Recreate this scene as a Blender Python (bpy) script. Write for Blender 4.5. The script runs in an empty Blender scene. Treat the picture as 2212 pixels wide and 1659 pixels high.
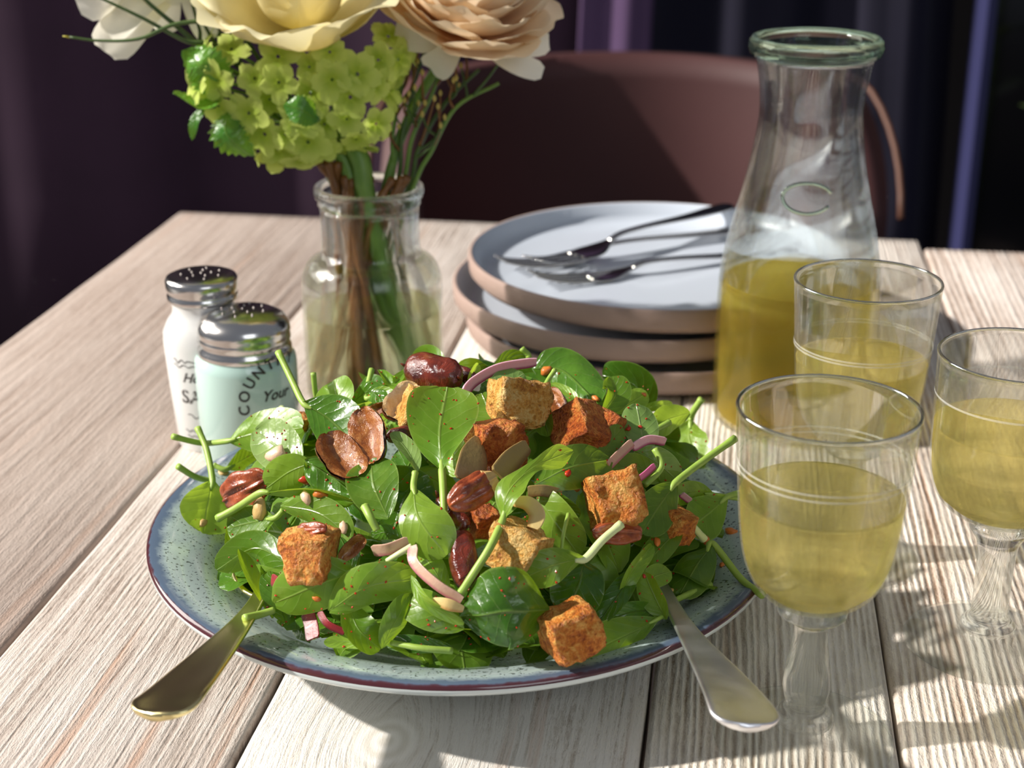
import bpy, bmesh, math, random
from mathutils import Vector, Matrix, noise
random.seed(7)
S = bpy.context.scene
COL = S.collection
# ------------------------------------------------------------------ camera
IMW, IMH, FPX = 2212.0, 1659.0, 3300.0
PITCH = math.atan((829.5 + 460.0) / FPX)
CAMH = 0.372
cam_d = bpy.data.cameras.new('camera')
cam = bpy.data.objects.new('camera', cam_d); COL.objects.link(cam)
cam.location = (0, 0, CAMH)
cam.rotation_euler = (math.pi / 2 - PITCH, 0, 0)
cam_d.sensor_width = 36.0
cam_d.lens = FPX / IMW * 36.0
cam_d.clip_start = 0.01
cam_d.dof.use_dof = True
cam_d.dof.focus_distance = 0.675
cam_d.dof.aperture_fstop = 9.5
cam_d.dof.aperture_blades = 6
S.camera = cam
# ------------------------------------------------------------------ light
world = bpy.data.worlds.new('world'); S.world = world; world.use_nodes = True
bg = world.node_tree.nodes['Background']
bg.inputs[0].default_value = (0.80, 0.86, 1.0, 1); bg.inputs[1].default_value = 0.20

def look(ob, d):
    ob.rotation_euler = Vector(d).to_track_quat('-Z', 'Y').to_euler()
sun_d = bpy.data.lights.new('sun', 'SUN'); sun_d.energy = 6.0; sun_d.angle = math.radians(1.6); sun_d.color = (1.0, 0.945, 0.87)
sun = bpy.data.objects.new('sun', sun_d); COL.objects.link(sun); sun.location = (-2, 0.6, 2)
SUNV = Vector((-0.82, -0.05, 0.56)).normalized(); look(sun, -SUNV)
for nm, loc, size, en, colr in (('window_light_left', (-1.6, 1.35, 0.85), (0.9, 1.0), 20.0, (1.0, 0.95, 0.88)),
                                ('window_light_behind', (0.9, -1.5, 1.35), (1.3, 1.1), 10.0, (0.9, 0.95, 1.0))):
    ld = bpy.data.lights.new(nm, 'AREA'); ld.shape = 'RECTANGLE'; ld.size, ld.size_y = size; ld.energy = en; ld.color = colr
    lo = bpy.data.objects.new(nm, ld); COL.objects.link(lo); lo.location = loc; look(lo, Vector((0, 0.8, 0.05)) - Vector(loc))
S.view_settings.view_transform = 'Standard'; S.view_settings.look = 'None'
S.view_settings.gamma = 1.0; S.view_settings.use_curve_mapping = False
S.view_settings.exposure = 0.1
cy = S.cycles
cy.max_bounces = 14; cy.transmission_bounces = 12; cy.transparent_max_bounces = 24; cy.glossy_bounces = 6; cy.diffuse_bounces = 5
cy.blur_glossy = 0.6; cy.sample_clamp_indirect = 6.0; cy.use_denoising = True

# ------------------------------------------------------------------ coordinates
CP, SP = math.cos(PITCH), math.sin(PITCH)
CAM = Vector((0, 0, CAMH))
def ray(px, py):
    a = (px - IMW / 2) / FPX; b = -(py - IMH / 2) / FPX
    return Vector((a, CP + b * SP, -SP + b * CP))
def at(px, py, z=0.0):
    r = ray(px, py); return CAM + r * ((z - CAMH) / r.z)
def aty(px, py, Y):
    r = ray(px, py); return CAM + r * (Y / r.y)
PLC = Vector((-0.0239, 0.667, 0.0)); PLR = 0.150
MC = Vector((-0.018, 0.677, 0.0))
def zmound(x, y):
    r = math.hypot(x - PLC.x, y - PLC.y)
    zp = 0.030 + 0.012 * max(0.0, (r - 0.105) / 0.045) if r < 0.15 else 0.042 - (r - 0.15) * 1.2
    q = math.hypot(x - MC.x, y - MC.y) / 0.122
    zm = 0.036 + 0.074 * (1 - q * q) ** 0.75 if q < 1 else 0.0
    return max(zp, zm)
def surf(px, py, off=0.0):
    r = ray(px, py); best = None; bt = None; prev = None; t = 0.45
    hit = None
    while t < 0.95:
        p = CAM + r * t
        if math.hypot(p.x - PLC.x, p.y - PLC.y) > 0.152:
            t += 0.003; prev = None if hit is None else prev
            if bt is None or best > 1: best, bt = 9.0 + math.hypot(p.x - MC.x, p.y - MC.y), (t if bt is None or best > 9.0 + math.hypot(p.x - MC.x, p.y - MC.y) else bt)
            continue
        g = p.z - zmound(p.x, p.y)
        if g <= 0 and prev is not None:
            hit = t - 0.003 * (0 - g) / (prev - g) if prev != g else t
            break
        if best is None or g < best: best, bt = g, t
        prev = g; t += 0.003
    if hit is None: hit = bt
    rn = r.normalized()
    return CAM + r * hit - rn * off
def fdepth(p): return p.y * CP - (p.z - CAMH) * SP
def run(pts, ref=None):
    """points of one leaf or strip: each on the pile, but no point farther from its neighbours in depth than the piece is long"""
    P = [surf(x, y, o * 0.001) for x, y, o in pts]; D = [fdepth(p) for p in P]
    k = min(range(len(D)), key=lambda i: D[i]); d0 = D[k]; x0, y0 = pts[k][:2]
    if ref is not None: d0 = fdepth(ref[0]); x0, y0 = ref[1][:2]
    out = []
    for (x, y, o), d in zip(pts, D):
        m_ = 0.55 * math.hypot(x - x0, y - y0) * d0 / FPX + 0.003
        d = min(max(d, d0 - m_), d0 + m_); out.append(CAM + ray(x, y) * d)
    return out
def px_at(p):
    z = p.z - CAMH
    return FPX / (p.y * CP - z * SP)      # pixels per metre there

# ------------------------------------------------------------------ object helpers
def tag(o, label=None, cat=None, group=None, kind=None):
    if label: o['label'] = label
    if cat: o['category'] = cat
    if group: o['group'] = group
    if kind: o['kind'] = kind
    return o
def empty(name, loc=(0, 0, 0), rz=0.0):
    o = bpy.data.objects.new(name, None); COL.objects.link(o); o.location = loc; o.rotation_euler = (0, 0, rz)
    o.empty_display_size = 0.01
    return o
def obj(name, verts, faces, mat, parent=None, loc=None, smooth=True, uvs=None, mats=None, fmat=None):
    me = bpy.data.meshes.new(name)
    if loc is not None:
        L = Vector(loc); verts = [Vector(v) - L for v in verts]
    me.from_pydata([tuple(v) for v in verts], [], faces)
    if uvs:
        ul = me.uv_layers.new(name='UVMap')
        for lp in me.loops: ul.data[lp.index].uv = uvs[lp.vertex_index]
    for m in (mats or [mat]): me.materials.append(m)
    if fmat:
        for i, p in enumerate(me.polygons): p.material_index = fmat[i]
    if smooth: me.polygons.foreach_set('use_smooth', [True] * len(me.polygons))
    me.update()
    o = bpy.data.objects.new(name, me); COL.objects.link(o)
    if parent is not None:
        o.parent = parent
        if loc is not None: o.location = L - parent.location if parent.rotation_euler.z == 0 else L
    elif loc is not None: o.location = L
    return o
def lathe(name, prof, mat, parent=None, loc=None, n=64, close=False, sq=None, smooth=True, cap=True):
    """spin (r,z) pairs; sq = superellipse exponent for rounded-square section"""
    V = []; F = []
    for r, z in prof:
        for i in range(n):
            a = 2 * math.pi * i / n; c, s = math.cos(a), math.sin(a)
            k = 1.0
            if sq: k = (abs(c) ** sq + abs(s) ** sq) ** (-1.0 / sq)
            V.append((r * c * k, r * s * k, z))
    m = len(prof)
    for j in range(m - 1 + (1 if close else 0)):
        a0 = j * n; b0 = ((j + 1) % m) * n
        for i in range(n):
            F.append((a0 + i, a0 + (i + 1) % n, b0 + (i + 1) % n, b0 + i))
    if not close and cap:
        if prof[0][0] > 1e-5: F.append(tuple(range(n - 1, -1, -1)))
        if prof[-1][0] > 1e-5: F.append(tuple((m - 1) * n + i for i in range(n)))
    o = obj(name, V, F, mat, parent, None, smooth)
    if loc is not None: o.location = loc
    bm = bmesh.new(); bm.from_mesh(o.data)
    bmesh.ops.remove_doubles(bm, verts=bm.verts, dist=1e-6)
    bmesh.ops.recalc_face_normals(bm, faces=bm.faces); bm.to_mesh(o.data); bm.free()
    if smooth: o.data.polygons.foreach_set('use_smooth', [True] * len(o.data.polygons))
    return o
def cr(pts, n):
    """Catmull-Rom through points (tuples of any dimension)"""
    P = [tuple(p) for p in pts]
    if len(P) == 2: return [tuple(a + (b - a) * i / (n - 1) for a, b in zip(*P)) for i in range(n)]
    P = [tuple(2 * a - b for a, b in zip(P[0], P[1]))] + P + [tuple(2 * a - b for a, b in zip(P[-1], P[-2]))]
    m = len(P) - 3; out = []
    for i in range(n):
        t = i / (n - 1) * m; k = min(int(t), m - 1); t -= k
        a, b, c, d = P[k:k + 4]
        out.append(tuple(0.5 * (2 * q + (r - p) * t + (2 * p - 5 * q + 4 * r - s) * t * t + (3 * q - p - 3 * r + s) * t ** 3) for p, q, r, s in zip(a, b, c, d)))
    return out
def tube(pts, rads, n=8, flat=1.0, cap=True, up=None):
    """verts, faces of a tube along points; rads a list of the same length"""
    V = []; F = []
    P = [Vector(p) for p in pts]; m = len(P)
    ref = Vector(up) if up is not None else Vector((0.13, -0.4, 0.9))
    for j in range(m):
        t = (P[min(j + 1, m - 1)] - P[max(j - 1, 0)]).normalized()
        l = t.cross(ref)
        if l.length < 1e-4: l = t.cross(Vector((1, 0, 0)))
        l.normalize(); nn = l.cross(t)
        for i in range(n):
            a = 2 * math.pi * i / n
            V.append(P[j] + l * (math.cos(a) * rads[j]) + nn * (math.sin(a) * rads[j] * flat))
    for j in range(m - 1):
        for i in range(n):
            F.append((j * n + i, j * n + (i + 1) % n, (j + 1) * n + (i + 1) % n, (j + 1) * n + i))
    if cap:
        F.append(tuple(range(n - 1, -1, -1))); F.append(tuple((m - 1) * n + i for i in range(n)))
    return V, F
def merge(*vf):
    V = []; F = []
    for v, f in vf:
        k = len(V); V += list(v); F += [tuple(i + k for i in q) for q in f]
    return V, F
def box(x0, x1, y0, y1, z0, z1):
    V = [(x, y, z) for z in (z0, z1) for y in (y0, y1) for x in (x0, x1)]
    return V, [(0, 2, 3, 1), (4, 5, 7, 6), (0, 1, 5, 4), (2, 6, 7, 3), (0, 4, 6, 2), (1, 3, 7, 5)]
def bevel(o, w, seg=2):
    m = o.modifiers.new('bevel', 'BEVEL'); m.width = w; m.segments = seg; m.limit_method = 'ANGLE'

# ------------------------------------------------------------------ materials
def srgb(r, g, b):
    f = lambda c: (c / 255 / 12.92) if c / 255 <= 0.04045 else ((c / 255 + 0.055) / 1.055) ** 2.4
    return (f(r), f(g), f(b), 1.0)
class M:
    """small wrapper for node materials"""
    def __init__(s, name):
        s.m = bpy.data.materials.new(name); s.m.use_nodes = True; s.t = s.m.node_tree; s.t.nodes.clear()
        s.out = s.n('ShaderNodeOutputMaterial')
    def n(s, typ, props=None, **ins):
        nd = s.t.nodes.new(typ)
        for k, v in (props or {}).items(): setattr(nd, k, v)
        for k, v in ins.items():
            key = int(k[1:]) if k[0] == 'i' and k[1:].isdigit() else k.replace('_', ' ')
            s.set(nd.inputs[key], v)
        return nd
    def set(s, sock, v):
        if isinstance(v, bpy.types.NodeSocket): s.t.links.new(v, sock)
        elif isinstance(v, bpy.types.Node): s.t.links.new(v.outputs[0], sock)
        else: sock.default_value = v
    def ramp(s, fac, stops, interp='LINEAR'):
        r = s.n('ShaderNodeValToRGB', None, i0=fac); e = r.color_ramp; e.interpolation = interp
        while len(e.elements) > len(stops): e.elements.remove(e.elements[-1])
        while len(e.elements) < len(stops): e.elements.new(0.5)
        for el, (p, c) in zip(e.elements, stops): el.position = p; el.color = c if len(c) == 4 else (*c, 1)
        return r.outputs[0]
    def math(s, op, a, b=0.0, c=0.0):
        return s.n('ShaderNodeMath', {'operation': op}, i0=a, i1=b, i2=c).outputs[0]
    def mix(s, f, a, b, blend='MIX'):
        nd = s.n('ShaderNodeMix', {'data_type': 'RGBA', 'blend_type': blend})
        s.set(nd.inputs[0], f); s.set(nd.inputs[6], a); s.set(nd.inputs[7], b); return nd.outputs[2]
    def coord(s, kind='Object', scale=(1, 1, 1), loc=(0, 0, 0), rnd=False):
        tc = s.n('ShaderNodeTexCoord').outputs[kind]
        if rnd:
            oi = s.n('ShaderNodeObjectInfo').outputs['Random']
            sc = s.math('MULTIPLY', oi, 37.0)
            cx = s.n('ShaderNodeCombineXYZ', None, i0=sc, i1=sc, i2=sc)
            tc = s.n('ShaderNodeVectorMath', {'operation': 'ADD'}, i0=tc, i1=cx).outputs[0]
        return s.n('ShaderNodeMapping', None, Vector=tc, Scale=scale, Location=loc).outputs[0]
    def noise(s, vec, scale=5.0, detail=4.0, rough=0.55, dist=0.0):
        return s.n('ShaderNodeTexNoise', None, Vector=vec, Scale=scale, Detail=detail, Roughness=rough, Distortion=dist).outputs[0]
    def bump(s, h, strength=0.4, dist=0.001, normal=None):
        b = s.n('ShaderNodeBump', None, Height=h, Strength=strength, Distance=dist)
        if normal is not None: s.set(b.inputs['Normal'], normal)
        return b.outputs[0]
    def pbsdf(s, color, rough=0.5, metal=0.0, normal=None, **kw):
        nd = s.n('ShaderNodeBsdfPrincipled', None, Base_Color=color, Roughness=rough, Metallic=metal)
        if normal is not None: s.set(nd.inputs['Normal'], normal)
        for k, v in kw.items(): s.set(nd.inputs[k.replace('_', ' ')], v)
        return nd.outputs[0]
    def done(s, sh):
        s.t.links.new(sh, s.out.inputs['Surface']); return s.m
def plain(name, c, rough=0.5, metal=0.0, var=0.0, nscale=40, bump=0.0, bscale=200, bdist=0.0005, **kw):
    m = M(name); co = m.coord('Object')
    col = c
    if var: 
        nz = m.noise(co, nscale)
        col = m.mix(nz, tuple(x * (1 - var) for x in c[:3]) + (1,), tuple(min(1, x * (1 + var)) for x in c[:3]) + (1,))
    nm = m.bump(m.noise(co, bscale), bump, bdist) if bump else None
    return m.done(m.pbsdf(col, rough, metal, nm, **kw))

def mat_wood(name, white, body, brown, rib=0.5, freq=260.0, knot=None, redness=0.25):
    m = M(name)
    co = m.coord('Object', rnd=False)
    sep = m.n('ShaderNodeSeparateXYZ', None, i0=co)
    oi = m.n('ShaderNodeObjectInfo').outputs['Random']
    # grain coordinates: x across the plank, y along it
    warp = m.noise(m.coord('Object', (6, 1.6, 1), rnd=True), 3.0, 3.0)
    wx = m.math('ADD', sep.outputs[0], m.math('MULTIPLY', m.math('SUBTRACT', warp, 0.5), 0.007))
    kn = None
    if knot:
        dx = m.math('SUBTRACT', sep.outputs[0], knot[0]); dy = m.math('MULTIPLY', m.math('SUBTRACT', sep.outputs[1], knot[1]), 0.75)
        d2 = m.math('ADD', m.math('MULTIPLY', dx, dx), m.math('MULTIPLY', dy, dy))
        dist = m.math('SQRT', d2)
        fall = m.math('POWER', 2.718, m.math('MULTIPLY', d2, -1.0 / (0.035 ** 2)))
        wx = m.math('ADD', wx, m.math('MULTIPLY', fall, m.math('MULTIPLY', m.math('SIGN', dx), -0.022)))
        kn = (dist, fall)
    cx = m.n('ShaderNodeCombineXYZ', None, i0=wx, i1=m.math('MULTIPLY', sep.outputs[1], 0.03), i2=m.math('MULTIPLY', oi, 9.0)).outputs[0]
    g1 = m.noise(cx, freq, 2.0, 0.5)
    g2 = m.noise(cx, freq * 0.20, 3.0, 0.6)
    def fib(ys, fr_, o_): return m.noise(m.n('ShaderNodeCombineXYZ', None, i0=wx, i1=m.math('MULTIPLY', sep.outputs[1], ys), i2=m.math('MULTIPLY', oi, o_)).outputs[0], fr_, 3.0, 0.6)
    g3 = fib(0.16, freq * 2.6, 5.0); g4 = fib(0.45, freq * 5.0, 7.0)
    patch = m.noise(m.coord('Object', (14, 4, 1), rnd=True), 1.6, 4.0, 0.6)
    wv = m.math('SINE', m.math('MULTIPLY', m.math('ADD', wx, m.math('MULTIPLY', g2, 0.006)), freq * 6.0))
    hv = m.math('ADD', m.math('MULTIPLY', g1, 0.55), m.math('MULTIPLY', wv, rib * 0.12))
    hv = m.math('ADD', hv, m.math('ADD', m.math('MULTIPLY', g3, 0.30), m.math('MULTIPLY', g4, 0.18)))
    c = m.ramp(hv, [(0.34, brown), (0.50, body), (0.68, white)])
    c = m.mix(m.math('MULTIPLY', m.ramp(patch, [(0.42, (0, 0, 0)), (0.70, (1, 1, 1))]), 0.8), c, white)
    c = m.mix(m.math('MULTIPLY', m.ramp(m.math('ADD', g2, m.math('MULTIPLY', g3, 0.12)), [(0.64, (0, 0, 0)), (0.76, (1, 1, 1))]), redness), c, srgb(176, 118, 74))
    h = hv
    if kn:
        ring = m.math('SINE', m.math('ADD', m.math('MULTIPLY', kn[0], 900.0), m.math('MULTIPLY', patch, 9.0)))
        kmask = m.ramp(kn[0], [(0.010, (1, 1, 1)), (0.020, (0, 0, 0))])
        c = m.mix(kmask, c, m.mix(m.math('MULTIPLY', m.math('ADD', ring, 1.0), 0.5), srgb(206, 200, 190), white))
        h = m.math('ADD', m.math('MULTIPLY', h, m.math('SUBTRACT', 1.0, m.math('MULTIPLY', kmask, 0.75))), m.math('MULTIPLY', m.math('ADD', m.math('MULTIPLY', kmask, 0.7), m.math('MULTIPLY', m.math('MULTIPLY', ring, kmask), 0.03)), 1.0))
    nm = m.bump(h, 0.9, 0.0022 + 0.0006 * rib)
    return m.done(m.pbsdf(c, 0.72, 0.0, nm, Specular_IOR_Level=0.25))

def mat_leaf(name, dark, light, vein, gloss=0.35, trans=0.45, blister=0.6, tcol=None):
    m = M(name)
    uv = m.n('ShaderNodeTexCoord').outputs['UV']; sp = m.n('ShaderNodeSeparateXYZ', None, i0=uv)
    u, v = sp.outputs[0], sp.outputs[1]
    oi = m.n('ShaderNodeObjectInfo').outputs['Random']
    av = m.math('ABSOLUTE', m.math('SUBTRACT', v, 0.5))          # 0..0.5
    nz = m.noise(m.coord('Object', (1, 1, 1), rnd=True), 95.0, 3.0)
    nf = m.noise(m.coord('Object', (1, 1, 1), rnd=True), 420.0, 3.0)
    ph = m.math('ADD', m.math('MULTIPLY', m.math('SUBTRACT', u, m.math('MULTIPLY', av, 0.55)), 34.0), m.math('MULTIPLY', nz, 3.2))
    sv = m.math('POWER', m.math('ABSOLUTE', m.math('SINE', m.math('MULTIPLY', ph, 0.62))), 0.35)   # 0 at the side veins
    mid = m.ramp(av, [(0.0, (1, 1, 1)), (0.030, (0, 0, 0))])
    side = m.math('MULTIPLY', m.math('SUBTRACT', 1.0, m.ramp(sv, [(0.30, (0, 0, 0)), (0.62, (1, 1, 1))])), m.ramp(av, [(0.30, (1, 1, 1)), (0.46, (0, 0, 0))]))
    vm = m.math('MAXIMUM', mid, m.math('MULTIPLY', side, 0.30))
    f = m.math('ADD', m.math('MULTIPLY', nz, 0.7), m.math('MULTIPLY', m.math('SUBTRACT', oi, 0.5), 0.5))
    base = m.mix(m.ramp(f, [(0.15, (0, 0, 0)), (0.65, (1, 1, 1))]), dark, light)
    base = m.mix(m.math('MULTIPLY', vm, 0.5), base, vein)
    edge = m.ramp(av, [(0.47, (0, 0, 0)), (0.50, (1, 1, 1))])
    base = m.mix(m.math('MULTIPLY', edge, 0.5), base, vein)
    h = m.math('ADD', m.math('MULTIPLY', sv, 0.20), m.math('ADD', m.math('MULTIPLY', nz, 0.8), m.math('MULTIPLY', nf, 0.16)))
    h = m.math('SUBTRACT', h, m.math('MULTIPLY', mid, 0.6))
    nm = m.bump(h, blister, 0.0013)
    p = m.pbsdf(base, gloss, 0.0, nm, Specular_IOR_Level=0.55, Coat_Weight=0.14, Coat_Roughness=0.2)
    tc = m.mix(0.65, base, tcol or srgb(176, 205, 30))
    tr = m.n('ShaderNodeBsdfTranslucent', None, Color=tc, Normal=nm)
    return m.done(m.n('ShaderNodeMixShader', None, i0=trans, i1=p, i2=tr).outputs[0])

def mat_thin_glass(name, tint=(0.98, 1.0, 0.985, 1), spec=1.0):
    m = M(name)
    fc = m.n('ShaderNodeLayerWeight', None, Blend=0.5).outputs['Facing']
    fr = m.math('ADD', 0.04, m.math('MULTIPLY', m.math('POWER', fc, 4.5), 0.9))
    t = m.n('ShaderNodeBsdfTransparent', None, Color=tint); g = m.n('ShaderNodeBsdfGlossy', None, Color=(1, 1, 1, 1), Roughness=0.01)
    return m.done(m.n('ShaderNodeMixShader', None, i0=m.math('MULTIPLY', fr, spec), i1=t, i2=g).outputs[0])
def mat_solid_glass(name, col=(0.98, 1, 0.99, 1), tr=0.25):
    m = M(name)
    g = m.n('ShaderNodeBsdfGlass', None, Color=col, Roughness=0.0, IOR=1.48)
    t = m.n('ShaderNodeBsdfTransparent', None, Color=col)
    return m.done(m.n('ShaderNodeMixShader', None, i0=tr, i1=g, i2=t).outputs[0])
def mat_liquid(name, col, tcol, tr=0.4, ior=1.34, glow=0.0):
    m = M(name)
    g = m.n('ShaderNodeBsdfGlass', None, Color=col, Roughness=0.0, IOR=ior)
    t = m.n('ShaderNodeBsdfTransparent', None, Color=tcol)
    sh = m.n('ShaderNodeMixShader', None, i0=tr, i1=g, i2=t).outputs[0]
    if glow: sh = m.n('ShaderNodeMixShader', None, i0=glow, i1=sh, i2=m.n('ShaderNodeBsdfTranslucent', None, Color=col)).outputs[0]   # translucent share stands in for sunlight glowing through the wine
    return m.done(sh)

WHT, BOD, BRN = srgb(224, 219, 212), srgb(194, 184, 174), srgb(126, 110, 97)
GL = mat_solid_glass('clear_glass', (0.985, 1, 0.99, 1), 0.50); GLB = mat_solid_glass('thin_bowl_glass', (0.99, 1, 0.99, 1), 0.68); GLT = mat_solid_glass('stem_glass', (0.985, 1, 0.99, 1), 0.40); GLF = mat_solid_glass('foot_glass', (0.99, 1, 0.99, 1), 0.72)
GLS = mat_solid_glass('solid_glass'); GLSG = mat_solid_glass('solid_green_glass', (0.86, 0.95, 0.86, 1))
WINE = mat_liquid('pale_wine', (0.99, 0.925, 0.57, 1), (0.99, 0.925, 0.57, 1), 0.55, 1.34, 0.09)
WINEC = mat_liquid('carafe_wine', (0.99, 0.86, 0.33, 1), (1.0, 0.87, 0.38, 1), 0.55, 1.34, 0.28)
WATER = mat_liquid('vase_water', (0.95, 0.97, 0.84, 1), (0.92, 0.94, 0.72, 1), 0.38, 1.33)

# ------------------------------------------------------------------ the setting
TH = math.radians(8.3)
floor_m = plain('dark_floor', srgb(30, 24, 24), 0.6, var=0.3, nscale=3)
tag(obj('floor', [(-4, -2.5, -0.75), (4, -2.5, -0.75), (4, 3.6, -0.75), (-4, 3.6, -0.75)], [(0, 1, 2, 3)], floor_m), kind='structure')
wall_m = plain('dark_plaster', srgb(24, 20, 26), 0.9, var=0.2, nscale=4)
V, F = box(-4, 1.05, 3.3, 3.4, -0.75, 2.2)
tag(obj('wall_back', V, F, wall_m, smooth=False), kind='structure')
V, F = box(1.05, 4, 3.3, 3.4, -0.75, -0.45)
tag(obj('trim_1', V, F, wall_m, smooth=False), kind='structure')
def curtain(name, label, x0, x1, y, amp, wl, mat, phase=0.0):
    n = int((x1 - x0) / wl * 14); V = []; F = []
    for j in range(8):
        z = -0.72 + j / 7 * 2.7
        for i in range(n + 1):
            x = x0 + (x1 - x0) * i / n; t = x / wl * 2 * math.pi + phase
            k = 0.75 + 0.25 * math.sin(x * 9 + 1.3)
            V.append((x + 0.012 * math.sin(z * 3 + x * 5), y + amp * k * (math.sin(t) + 0.35 * math.sin(2.3 * t + z * 0.8)), z))
    for j in range(7):
        for i in range(n):
            a = j * (n + 1) + i; F.append((a, a + 1, a + n + 2, a + n + 1))
    o = obj(name, V, F, mat); s = o.modifiers.new('thick', 'SOLIDIFY'); s.thickness = 0.004
    return tag(o, label, 'curtain')
aub = plain('aubergine_cloth', srgb(56, 34, 54), 0.95, var=0.25, nscale=6)
lit_fold = plain('lit_fold_cloth', srgb(84, 62, 96), 0.95, var=0.15, nscale=8)  # brighter lilac tone stands in for light on one fold
nav = plain('navy_cloth', srgb(24, 22, 42), 0.95, var=0.25, nscale=6)
curtain('curtain', 'dark aubergine curtain hanging at the left behind the flowers', -2.6, 0.12, 2.75, 0.05, 0.62, aub, 0.6)
curtain('curtain', 'narrow curtain fold, painted lilac as if lit, behind the peach flower', 0.11, 0.23, 2.66, 0.012, 0.12, lit_fold, 0.5)
curtain('curtain', 'dark navy curtain hanging at the right behind the carafe', 0.22, 0.80, 2.75, 0.04, 0.26, nav, 1.0)
blue = plain('blue_paint', srgb(30, 32, 76), 0.8)
V, F = box(0.80, 0.815, 2.62, 2.70, -0.75, 2.2)
tag(obj('trim_2', V, F, blue, smooth=False), kind='structure')
gdark = M('dark_pane'); gdark = gdark.done(gdark.pbsdf((0.004, 0.004, 0.006, 1), 0.12))
wn = empty('window_1', (1.8, 2.72, -0.7)); tag(wn, kind='structure')
V, F = box(-0.98, 1.6, 0, 0.01, 0, 2.8); obj('pane', V, F, gdark, wn, smooth=False)
V, F = merge(box(-0.02, 0.03, -0.03, 0.0, 0, 2.8), box(-0.98, 1.6, -0.03, 0.0, 0, 0.06)); obj('window_frame', V, F, plain('black_frame', srgb(18, 17, 20), 0.5), wn, smooth=False)

# table: planks as parts of one thing
tbl = empty('wooden_table', (0, 0, 0)); tag(tbl, 'whitewashed rustic plank table with weathered ridged grain', 'table')
def plank_pt(u, s): return Vector((u * math.cos(TH) + s * math.sin(TH), -u * math.sin(TH) + s * math.cos(TH), 0))
us = [-0.512, -0.322, -0.189, -0.0235, 0.082, 0.168, 0.305, 0.44]
kp = at(835, 1600); KN = (kp.x * math.cos(TH) - kp.y * math.sin(TH), kp.x * math.sin(TH) + kp.y * math.cos(TH))
wood = [mat_wood('plank_wood_%d' % i, w, b, r, rib, fr, kn, red) for i, (w, b, r, rib, fr, kn, red) in enumerate([
    (srgb(180, 166, 157), srgb(165, 149, 139), srgb(142, 125, 114), 0.1, 200, None, 0.25),  # leftmost plank: dull grazing light put into darker tones
    (srgb(212, 203, 196), srgb(184, 171, 161), srgb(122, 105, 93), 0.3, 400, None, 0.45),
    (WHT, srgb(220, 214, 206), srgb(160, 146, 130), 0.10, 400, KN, 0.3),
    (srgb(230, 224, 214), srgb(200, 190, 176), srgb(128, 109, 88), 0.9, 300, None, 0.3),
    (srgb(230, 222, 213), srgb(198, 184, 171), srgb(130, 108, 92), 1.0, 280, None, 0.3),
    (srgb(230, 220, 212), srgb(200, 184, 172), srgb(140, 118, 104), 0.8, 200, None, 0.25),
    (srgb(220, 208, 198), srgb(182, 164, 152), srgb(118, 98, 84), 0.6, 230, None, 0.25)])]
backs = [1.584, 1.586, 1.585, 1.583, 1.587, 1.565, 1.568]   # s of the far ends is adjusted below
A0 = at(390, 455); sA = A0.x * math.sin(TH) + A0.y * math.cos(TH)
rngp = random.Random(3)
for i in range(7):
    u0, u1 = us[i] + 0.0009, us[i + 1] - 0.0009
    s1 = sA + (-0.003 if i < 5 else -0.028) + rngp.uniform(-0.003, 0.003); s0 = 0.30
    dz = [0, 0.0006, -0.0003, 0.0002, -0.0004, 0.0003, -0.0002][i]
    ns = 60; V = []; F = []
    # jittered long edges, a raised rounded lip
    cs = [(0.0, -0.0025), (0.0012, -0.0006), (0.003, 0.0), (0.5, 0.0), (-0.003, 0.0), (-0.0012, -0.0006), (0.0, -0.0025)]
    for j in range(ns + 1):
        s = s0 + (s1 - s0) * j / ns
        e0 = u0 + 0.0009 * noise.noise((s * 14, i * 3.1, 0)); e1 = u1 + 0.0009 * noise.noise((s * 14, i * 3.1 + 50, 0))
        row = [(e0, -0.03), (e0, -0.0025), (e0 + 0.0010, -0.0006), (e0 + 0.003, 0), ((e0 + e1) / 2, 0), (e1 - 0.003, 0), (e1 - 0.0010, -0.0006), (e1, -0.0025), (e1, -0.03)]
        for u, z in row: V.append((u, s, z + dz if z > -0.02 else z))
    k = 9
    for j in range(ns):
        for q in range(k - 1): F.append((j * k + q, j * k + q + 1, (j + 1) * k + q + 1, (j + 1) * k + q))
        F.append((j * k + k - 1, j * k, (j + 1) * k, (j + 1) * k + k - 1))
    F.append(tuple(range(k - 1, -1, -1))); F.append(tuple(ns * k + q for q in range(k)))
    o = obj('plank', V, F, wood[i], tbl); o.rotation_euler = (0, 0, -TH)
darkw = plain('table_leg_wood', srgb(120, 100, 84), 0.7, var=0.3, nscale=12)
for u, s in ((-0.45, 1.36), (0.37, 1.34), (-0.45, 0.36), (0.37, 0.36)):
    V, F = box(u - 0.035, u + 0.035, s - 0.035, s + 0.035, -0.75, -0.03); o = obj('leg', V, F, darkw, tbl, smooth=False); o.rotation_euler = (0, 0, -TH)
for V, F in (box(-0.47, 0.39, 1.37, 1.39, -0.11, -0.03), box(-0.47, -0.45, 0.36, 1.37, -0.11, -0.03), box(0.37, 0.39, 0.36, 1.37, -0.11, -0.03)):
    o = obj('apron', V, F, darkw, tbl, smooth=False); o.rotation_euler = (0, 0, -TH)

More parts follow.
